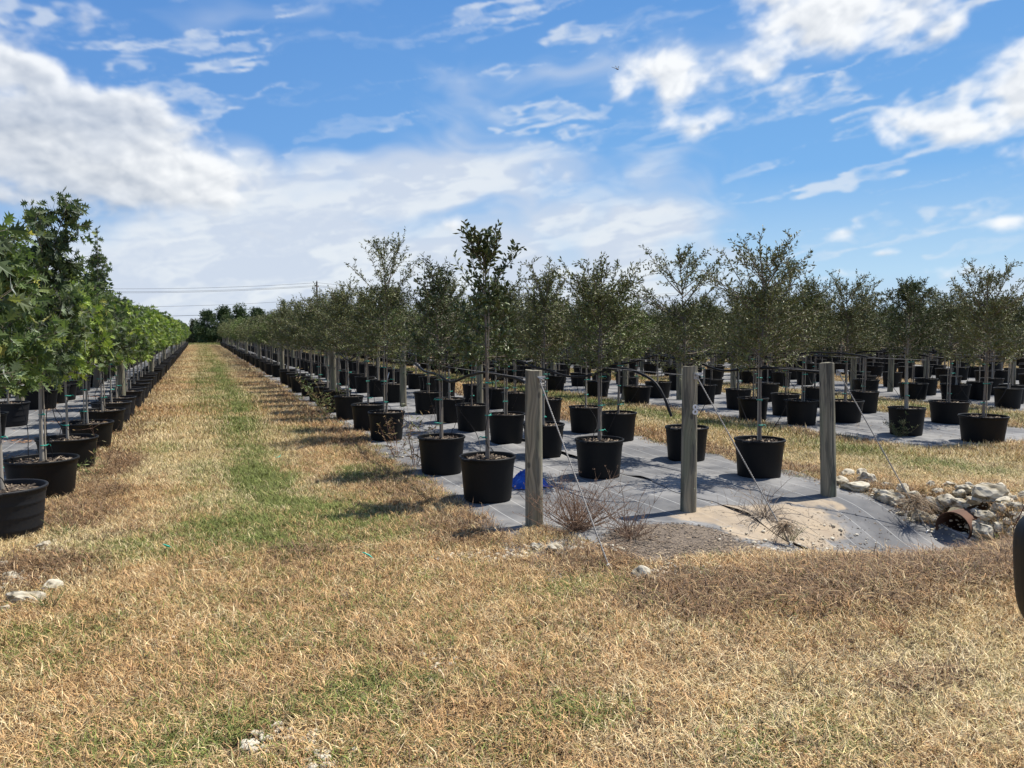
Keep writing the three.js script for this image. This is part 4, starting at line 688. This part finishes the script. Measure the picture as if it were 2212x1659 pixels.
// ---------- weeds, dead brush, debris, tarp ----------
function plant(name, label, x, z, o) {
  const R = rng(o.seed), t = thing(name, label, o.cat ?? 'plant', [x, groundHeight(x, z), z], 0, o.group), st = new Geo(), lf = new Geo();
  for (let k = 0; k < o.stems; k++) {
    const a = R() * 6.283, e = 1.25 - R() * (o.wide ?? 0.5), p = bent(V((R() - 0.5) * 0.08, -0.01, (R() - 0.5) * 0.08), V(Math.cos(a) * Math.cos(e), Math.sin(e), Math.sin(a) * Math.cos(e)), o.h * (0.55 + R() * 0.55), 7, R, o.wob ?? 0.2, o.rise ?? 0.02), c = o.stem, q = 0.7 + R() * 0.5;
    st.tube(p, p.map((_, i) => lerp(o.r ?? 0.004, 0.0012, i / 7)), 4, [c[0] * q, c[1] * q, c[2] * q], false);
    for (let j = 0; j < (o.side ?? 3); j++) { const i = 1 + ((R() * 5.9) | 0), tw = bent(p[i], V(R() - 0.5, R() * 0.7, R() - 0.5).normalize(), o.h * (0.12 + R() * 0.22), 3, R, 0.4, 0.03); st.tube(tw, [0.0022, 0.0017, 0.0013, 0.0008], 3, [c[0] * q, c[1] * q, c[2] * q], false); p.push(...[]); if (o.leafLen) for (let m = 0; m < o.leaves; m++) leafOn(tw, 2); if (o.seeds) for (let m = 0; m < 3; m++) { const s = tw[3]; smallLeaf(lf, V(s.x + (R() - 0.5) * 0.02, s.y + (R() - 0.5) * 0.02, s.z + (R() - 0.5) * 0.02), V(R() - 0.5, R(), R() - 0.5).normalize(), V(1, 0, 0), 0.014, 0.006, [0.34, 0.22, 0.14]); } }
    function leafOn(pa, i) { const b = pa[Math.min(pa.length - 1, 1 + ((R() * (pa.length - 1)) | 0))], d = V(R() - 0.5, R() * 0.5 - 0.1, R() - 0.5).normalize(), cc = o.cols[(R() * o.cols.length) | 0], l = o.leafLen * (0.6 + R() * 0.7); smallLeaf(lf, b, d, V(R() - 0.5, R() - 0.5, R() - 0.5).cross(d).normalize(), l, l * 0.2, cc); }
    if (o.leafLen) for (let m = 0; m < o.leaves * 2; m++) leafOn(p, 0);
  }
  put('stem', st.build(), M.dryStem, t);
  if (lf.i.length) put('leaf', lf.build(false), M.leaf, t);
  return t;
}
{
  const GR = [[0.12, 0.17, 0.04], [0.17, 0.21, 0.06], [0.20, 0.20, 0.07], [0.26, 0.17, 0.07]], DR = [0.20, 0.125, 0.08], GREY = [0.30, 0.25, 0.20];
  plant('tall_weed', 'bushy green weed standing before the pots right of the lane', 2.5, -16.6, { seed: 1, h: 1.05, stems: 11, wide: 0.5, side: 4, leaves: 5, leafLen: 0.1, stem: [0.2, 0.15, 0.08], cols: GR, r: 0.005 });
  plant('tall_weed', 'thin half-dry weed in the gap between the front pots', 2.66, -9.95, { seed: 2, h: 0.9, stems: 6, wide: 0.35, side: 4, leaves: 4, leafLen: 0.085, stem: [0.13, 0.07, 0.05], cols: [[0.17, 0.19, 0.07], [0.24, 0.18, 0.08], [0.2, 0.12, 0.06]], r: 0.005 });
  plant('tall_weed', 'reddish drying weed beside the third pot right of the lane', 2.56, -10.75, { seed: 3, h: 0.6, stems: 6, wide: 0.55, side: 4, leaves: 4, leafLen: 0.07, stem: [0.16, 0.085, 0.06], cols: [[0.26, 0.15, 0.07], [0.2, 0.17, 0.06], [0.3, 0.2, 0.09]] });
  plant('tall_weed', 'single dark stalk of a weed beside the left pots', -1.17, -11.4, { seed: 4, h: 0.72, stems: 2, wide: 0.2, side: 5, leaves: 2, leafLen: 0.05, stem: [0.13, 0.075, 0.05], cols: [[0.2, 0.17, 0.08], [0.27, 0.18, 0.08]] });
  plant('tall_weed', 'leafy green weed against the second pot left of the lane', -1.28, -10.6, { seed: 5, h: 0.32, stems: 5, wide: 0.7, side: 2, leaves: 4, leafLen: 0.07, stem: [0.15, 0.14, 0.06], cols: GR });
  plant('dead_shrub', 'brown dead shrub at the foot of the leftmost front post', 3.12, -6.12, { seed: 6, h: 0.62, stems: 60, wide: 1.05, side: 10, stem: DR, r: 0.0042, wob: 0.3, seeds: true, cat: 'shrub' });
  plant('dead_shrub', 'low dead twigs spreading over fabric beside the guy cable', 3.45, -5.72, { seed: 7, h: 0.5, stems: 40, wide: 1.2, side: 6, stem: DR, wob: 0.35, rise: -0.06, cat: 'shrub' });
  plant('brush_pile', 'tangled grey dead brush arching behind post eight', 5.15, -6.02, { seed: 8, h: 0.62, stems: 40, wide: 1.05, side: 4, stem: GREY, r: 0.005, wob: 0.3, rise: -0.17, cat: 'brush' });
  plant('dead_stalk', 'tall reddish dead stalk above the rocks near the right edge', 7.1, -4.9, { seed: 9, h: 0.78, stems: 1, wide: 0.1, side: 8, stem: [0.16, 0.06, 0.045], r: 0.007, wob: 0.08, cat: 'plant' });
  plant('dead_stalk', 'dark leafless twigs before the rocks near the right edge', 6.85, -4.55, { seed: 10, h: 0.45, stems: 8, wide: 0.6, side: 5, stem: [0.12, 0.07, 0.05], cat: 'plant' });
  plant('green_weed', 'small green weed at the foot of the dense thick-trunked oak pot', 11.0, -9.55, { seed: 11, h: 0.42, stems: 9, wide: 0.9, side: 4, leaves: 5, leafLen: 0.06, stem: [0.15, 0.13, 0.06], cols: [[0.08, 0.11, 0.03], [0.12, 0.13, 0.05], [0.17, 0.15, 0.07]] });
  plant('green_weed', 'tuft of fine green stems on sand beside post eight', 5.0, -5.5, { seed: 12, h: 0.24, stems: 14, wide: 0.6, side: 2, stem: [0.2, 0.22, 0.08], r: 0.003 });
  plant('green_weed', 'green grass clump by the left-edge ribbed tub', -1.12, -7.5, { seed: 13, h: 0.26, stems: 16, wide: 0.9, side: 1, stem: [0.13, 0.17, 0.05], r: 0.003, rise: -0.05 });
  plant('green_weed', 'dark green grass clump beside the sunken rock at left', -0.95, -5.62, { seed: 14, h: 0.17, stems: 26, wide: 0.9, side: 1, stem: [0.1, 0.14, 0.04], r: 0.003, rise: -0.04 });
  plant('dry_tussock', 'rust-brown dead grass tussock in the right foreground', 3.72, -3.2, { seed: 15, h: 0.24, stems: 46, wide: 1.1, side: 0, stem: [0.36, 0.2, 0.1], r: 0.003, rise: -0.08, cat: 'grass clump' });
  plant('dry_tussock', 'dark dry grass tussock low in the right foreground', 2.75, -2.95, { seed: 16, h: 0.2, stems: 34, wide: 1.1, side: 0, stem: [0.26, 0.2, 0.11], r: 0.0028, rise: -0.08, cat: 'grass clump' });
  // dead grass caught on the guy cables
  for (const [x, z, y, label] of [[4.82, -5.36, 0.10, 'clump of dead grass caught on the cable of post eight'], [6.78, -5.66, 0.14, 'shaggy clump of dead grass caught before the culvert mouth']]) {
    const R = rng(Math.round(x * 10)), g = new Geo(), big = x > 6 ? 1.35 : 0.85, gy = groundHeight(x, z) + y;
    for (let k = 0; k < 130; k++) { const a = R() * 6.283, p = bent(V((R() - 0.5) * 0.07 * big, 0.06 * big + R() * 0.09 * big, (R() - 0.5) * 0.07 * big), V(Math.cos(a) * 0.7, 0.4 - R() * 0.9, Math.sin(a) * 0.7).normalize(), (0.1 + R() * 0.14) * big, 4, R, 0.35, -0.22), q = 0.5 + R() * 0.8; g.tube(p, [0.0026, 0.003, 0.0024, 0.0018, 0.0008], 3, [0.34 * q, 0.25 * q, 0.16 * q], false); }
    const m = put('grass_clump', g.build(), M.dryStem); m.position.set(x, gy, z); tag(m, label, 'debris', 'debris on the guy cables');
  }
  // blue tarp crumpled behind the front pot
  {
    const g = new Geo(), n = 34; for (let j = 0; j <= n; j++) for (let i = 0; i <= n; i++) { const u = i / n * 2 - 1, v = j / n * 2 - 1, e = Math.max(0, 1 - (u * u + v * v) * 0.85), r1 = Math.abs(fbm(u * 3.1 + 5, v * 3.1, 4) - 0.5) * 2, r2 = Math.abs(fbm(u * 7 + 1, v * 7 + 3, 3) - 0.5) * 2; g.v(u * 0.23 + (fbm(u * 2, v * 2 + 8, 2) - 0.5) * 0.12, 0.012 + e * (0.16 * (1 - r1) + 0.05 * (1 - r2)) * 0.95, v * 0.20 + (fbm(u * 2 + 4, v * 2, 2) - 0.5) * 0.12); }
    for (let j = 0; j < n; j++) for (let i = 0; i < n; i++) { const a = j * (n + 1) + i; g.quad(a, a + n + 1, a + n + 2, a + 1); }
    const m = put('blue_tarp', g.build(), std({ color: C(0.012, 0.085, 0.42), roughness: 0.42, side: THREE.DoubleSide })); m.position.set(3.52, groundHeight(3.52, -8.2) + 0.012, -8.2); tag(m, 'crumpled bright blue plastic tarp behind the frontmost pot', 'tarp');
  }
  // scraps of green tie tape and small rubbish in the grass
  [[0.95, -11.1, 'scrap of green tie tape in the green wheel track'], [1.22, -5.9, 'scrap of green tie tape low in the lane grass'], [-0.25, -6.75, 'scrap of green tie tape left of the lane middle'], [9.6, -13.4, 'scrap of green tie tape in the grass aisle']].forEach(([x, z, label], k) => { const g = new Geo(), R = rng(k + 90), p = bent(V(0, 0.025, 0), V(1, 0.1, 0), 0.1, 5, R, 0.9, 0); g.tube(p, [0.002, 0.006, 0.008, 0.006, 0.007, 0.002], 4); const m = put('tape_scrap', g.build(), std({ color: C(0.02, 0.42, 0.3), roughness: 0.5 })); m.position.set(x, groundHeight(x, z) + 0.015, z); m.rotation.y = k * 2; tag(m, label, 'scrap', 'scraps of tie tape'); });
  { const g = new Geo(); g.tube([V(0, 0.48, 0), V(0.05, 0.62, -0.02), V(0.1, 0.78, -0.03)], [0.012, 0.014, 0.012], 4); const m = put('plant_tag', g.build(), M.white); m.position.set(4.35, groundHeight(4.35, -19.2), -19.2); tag(m, 'white plastic tag stuck in a pot behind the second line post', 'tag'); }
  // twigs and long straws lying loose in the grass
  const R = rng(55), straw = [0, 1, 2].map((k) => { const g = new Geo(), r = rng(k + 3); g.tube(bent(V(-0.5, 0.02, 0), V(1, 0.06, 0), 1, 6, r, 0.22, 0), [0.012, 0.014, 0.013, 0.012, 0.01, 0.008, 0.004], 4); return g.build(); }), sl = [];
  for (let k = 0; k < 620; k++) { const d = 2.6 + 5.5 * R(), a = YAW + Math.atan((R() * 2 - 1) * 0.72), x = Math.sin(a) * d, z = -Math.cos(a) * d; if (onFabric(x, z) > 0) continue; const b = cover(x, z).b, q = R(); sl.push([x, z, 0.07 + R() * R() * 0.24, q < 0.14 ? [0.1, 0.07, 0.05] : q < 0.3 + b * 0.3 ? [0.34, 0.21, 0.11] : [0.66, 0.54, 0.33], (R() * 3) | 0, groundHeight(x, z) + 0.022]); }
  scatter('loose_straw', 'long loose straws and twigs lying on the grass', straw, sl, std({ roughness: 0.8 }));
}

// ---------- far trees, pole and power lines ----------
function backTree(seed, H, w, cols, trunkH, n, leafSize, round) {
  const R = rng(seed), tr = new Geo(), lf = new Geo(); tr.tube([V(0, -0.1, 0), V(0.05, trunkH * 0.5, 0.03), V(0.02, trunkH, 0), V(0, H * 0.7, 0)], [0.03 * H, 0.026 * H, 0.02 * H, 0.006 * H], 7);
  const clumps = Array.from({ length: round ? 60 : 34 }, () => { const a = R() * 6.283, y = R(), rr = Math.sqrt(R()) * 0.85, prof = round ? Math.sqrt(Math.max(0.05, 1 - (2 * y - 1) ** 2)) : Math.sin(Math.PI * lerp(0.18, 0.97, Math.pow(y, 0.85))); return [V(Math.cos(a) * rr * prof * w, lerp(trunkH * 0.8, H * 0.93, y), Math.sin(a) * rr * prof * w), w * (0.22 + R() * 0.2)]; });
  for (const [c] of clumps) tr.tube([V(0, lerp(trunkH, c.y, 0.4), 0), c.clone().multiplyScalar(0.5).setY(lerp(trunkH, c.y, 0.75)), c], [0.008 * H, 0.005 * H, 0.002 * H], 4, null, false);
  for (let k = 0; k < n; k++) { const [c, r] = clumps[(R() * clumps.length) | 0], d = V(R() - 0.5, R() - 0.5, R() - 0.5).normalize(), p = c.clone().addScaledVector(d, r * Math.pow(R(), 0.45)), dir = d.clone().add(V((R() - 0.5) * 1.6, (R() - 0.6) * 1.2, (R() - 0.5) * 1.6)).normalize(), s = leafSize * (0.6 + R() * 0.8), q = 0.7 + R() * 0.6, cc = cols[(R() * cols.length) | 0]; smallLeaf(lf, p, dir, V(R() - 0.5, R() - 0.5, R() - 0.5).cross(dir).normalize(), s, s * 0.5, [cc[0] * q, cc[1] * q, cc[2] * q]); }
  return { trunk: tr.build(), leaf: lf.build(false) };
}
{
  const WOOD = [[0.04, 0.07, 0.02], [0.055, 0.09, 0.025], [0.08, 0.115, 0.032]], types = [backTree(1, 5.2, 2.3, WOOD, 0.5, 9000, 0.24), backTree(2, 4.8, 2.6, WOOD, 0.4, 9000, 0.24), backTree(3, 6.0, 2.7, [[0.06, 0.095, 0.028], [0.085, 0.12, 0.034]], 0.6, 9000, 0.25), backTree(4, 4.2, 2.0, [[0.05, 0.065, 0.026], [0.07, 0.085, 0.034]], 0.3, 7500, 0.22)], R = rng(14);
  const place = (x, z, k, s, label, group = 'trees beyond the rows') => { const t = thing('background_tree', label, 'tree', [x, groundHeight(x, z) - 0.05, z], R() * 6.28, group); t.scale.setScalar(s); put('trunk', types[k].trunk, M.bark, t); put('crown', types[k].leaf, M.leaf, t); };
  place(1.3, -124, 1, 1.0, 'dark green tree closing the far end of the lane'); place(3.6, -125, 0, 1.05, 'taller dark tree right of the lane end'); place(-0.6, -127, 3, 0.85, 'low dusky shrub-like tree left of the lane end'); place(5.6, -123, 2, 0.98, 'lighter green tree behind the lane end on the right'); place(8.4, -126, 1, 1.1, 'broad dark tree just right of the lane-end trees');
  for (let k = 0; k < 26; k++) { const x = 12 + k * 5.2 + R() * 3, z = -124 - R() * 14 + k * 1.6; if (inView(x, z, 0.06)) place(x, z, (R() * 4) | 0, 0.75 + R() * 0.3, 'dusky green tree in the far treeline behind the potted rows'); }
  for (let k = 0; k < 7; k++) { const x = -5 - k * 4.5 - R() * 2, z = -122 - R() * 10; if (inView(x, z, 0.1)) place(x, z, (R() * 4) | 0, 0.8 + R() * 0.3, 'dusky green tree in the treeline behind the left rows'); }
  const rd = backTree(9, 4.55, 1.32, [[0.07, 0.078, 0.028], [0.095, 0.1, 0.038], [0.06, 0.066, 0.026]], 1.0, 15000, 0.085, true), t = thing('round_tree', 'large dense round-topped tree rising above the middle rows', 'tree', [10.9, 0, -45.6]); put('trunk', rd.trunk, M.bark, t); put('crown', rd.leaf, M.leaf, t);
  const dk = backTree(19, 3.9, 0.95, REDDK, 1.2, 3800, 0.13, false), d2 = thing('dark_leafy_tree', 'tall dark leafy tree standing above the left row', 'tree', [-3.1, 0, -27.8]); put('trunk', dk.trunk, M.bark, d2); put('crown', dk.leaf, M.leaf, d2);
  const poleM = std({ color: C(0.12, 0.09, 0.065), roughness: 0.9 }), px = 20.7, pz = -148;
  const pole = thing('utility_pole', 'distant wooden utility pole above the right-hand trees', 'pole', [px, 0, pz]); { const g = new Geo(); g.tube([V(0, -0.5, 0), V(0, 11.2, 0)], [0.2, 0.14], 9); put('shaft', g.build(), poleM, pole); const a = put('crossarm', new THREE.BoxGeometry(2.4, 0.12, 0.1), poleM, pole); a.position.set(0, 10.3, 0.18); a.rotation.y = 1.2; for (const k of [-1, 0, 1]) { const i = put('insulator', new THREE.CylinderGeometry(0.05, 0.07, 0.2, 8), poleM, pole); i.position.set(k * 0.39, k ? 10.46 : 11.28, 0.18 - k * 1.0 * (k ? 1 : 0)); } }
  [[10.95, 0.9, 'highest power line wire'], [10.5, 0, 'second power line wire from the top'], [10.35, -0.9, 'third power line wire from the top'], [7.9, 0, 'lone thin power wire midway down the pole'], [6.2, 0.1, 'lowest and thickest power line cable']].forEach(([y, dz, label], k) => { const g = new Geo(); for (const dx of [-82, 84]) { const p = []; for (let i = 0; i <= 30; i++) { const t = i / 30; p.push(V(px + dx * t, y - 1.9 * 4 * t * (1 - t), pz + dz)); } g.tube(p, k === 4 ? 0.035 : 0.022, 4); } tag(put('power_wire', g.build(), std({ color: C(0.09, 0.095, 0.1), roughness: 0.7 })), `${label} on the distant pole`, 'wire', 'power line wires'); });
}

// ---------- dragonfly and vehicle mirror ----------
function fromView(px, py, depth) { const v = V((px - 1106) / 1660 * depth, -(py - 829.5) / 1660 * depth, -depth); camera.updateMatrixWorld(true); return v.applyMatrix4(camera.matrixWorld); }
{
  const p = fromView(1331, 148, 7.4), t = thing('dragonfly', 'dragonfly hovering against the blue sky', 'insect', [p.x, p.y, p.z], -YAW), dark = std({ color: C(0.03, 0.015, 0.012), roughness: 0.5 }), g = new Geo();
  t.rotation.order = 'YXZ'; t.rotation.z = -0.2; t.rotation.x = 0.35;
  g.tube([V(-0.047, 0.004, 0), V(-0.02, 0.002, 0), V(-0.004, 0, 0), V(0.004, -0.001, 0), V(0.014, -0.003, 0), V(0.02, -0.004, 0)], [0.0016, 0.0022, 0.003, 0.0058, 0.006, 0.003], 8); put('body', g.build(), dark, t);
  const h = put('head', new THREE.SphereGeometry(0.0045, 10, 8), dark, t); h.position.set(0.022, -0.004, 0);
  const wing = phys({ color: C(0.35, 0.33, 0.3), transmission: 0.75, thickness: 0, roughness: 0.1, specularIntensity: 0.3, side: THREE.DoubleSide });
  for (const [x, sz, dx, up] of [[0.012, -1, 0.012, 0.5], [0.002, -1, -0.014, 0.45], [0.012, 1, 0.01, 0.12], [0.002, 1, -0.018, -0.15]]) { const w = new Geo(), q = [[0, 0], [0.3, 0.006], [0.7, 0.0075], [1, 0.001], [0.75, -0.003], [0.3, -0.002]].map(([s, c]) => w.v(x + dx * s + c, 0.004 + up * 0.044 * s, sz * 0.044 * s * 0.9)); for (let k = 1; k < 5; k++) w.tri(q[0], q[k], q[k + 1]); put('wing', w.build(false), wing, t); }
}
{
  const p = fromView(2312, 1240, 1.5), t = thing('side_mirror', 'black vehicle side mirror cut off by the right picture edge', 'mirror', [p.x, p.y, p.z], -YAW);
  const g = new THREE.SphereGeometry(1, 40, 28), a = g.attributes.position; for (let k = 0; k < a.count; k++) { const f = (v, e) => Math.sign(v) * Math.pow(Math.abs(v), e), x = f(a.getX(k), 0.6), y = f(a.getY(k), 0.55), z = f(a.getZ(k), 0.75); a.setXYZ(k, x * 0.096 - y * 0.012, y * 0.128, z * 0.06); } g.computeVertexNormals();
  put('housing', g, std({ color: C(0.008, 0.008, 0.009), roughness: 0.55 }), t);
  const gl = put('mirror_glass', new THREE.BoxGeometry(0.15, 0.2, 0.006), std({ color: C(0.6, 0.62, 0.65), metalness: 1, roughness: 0.03 }), t); gl.position.set(0.03, 0, 0.062);
  const arm = new Geo(); arm.tube([V(0.06, -0.05, 0), V(0.16, -0.1, 0.06), V(0.3, -0.2, 0.2)], [0.03, 0.032, 0.045], 10); put('arm', arm.build(), std({ color: C(0.008, 0.008, 0.009), roughness: 0.6 }), t);
}
renderer.render(scene, camera);
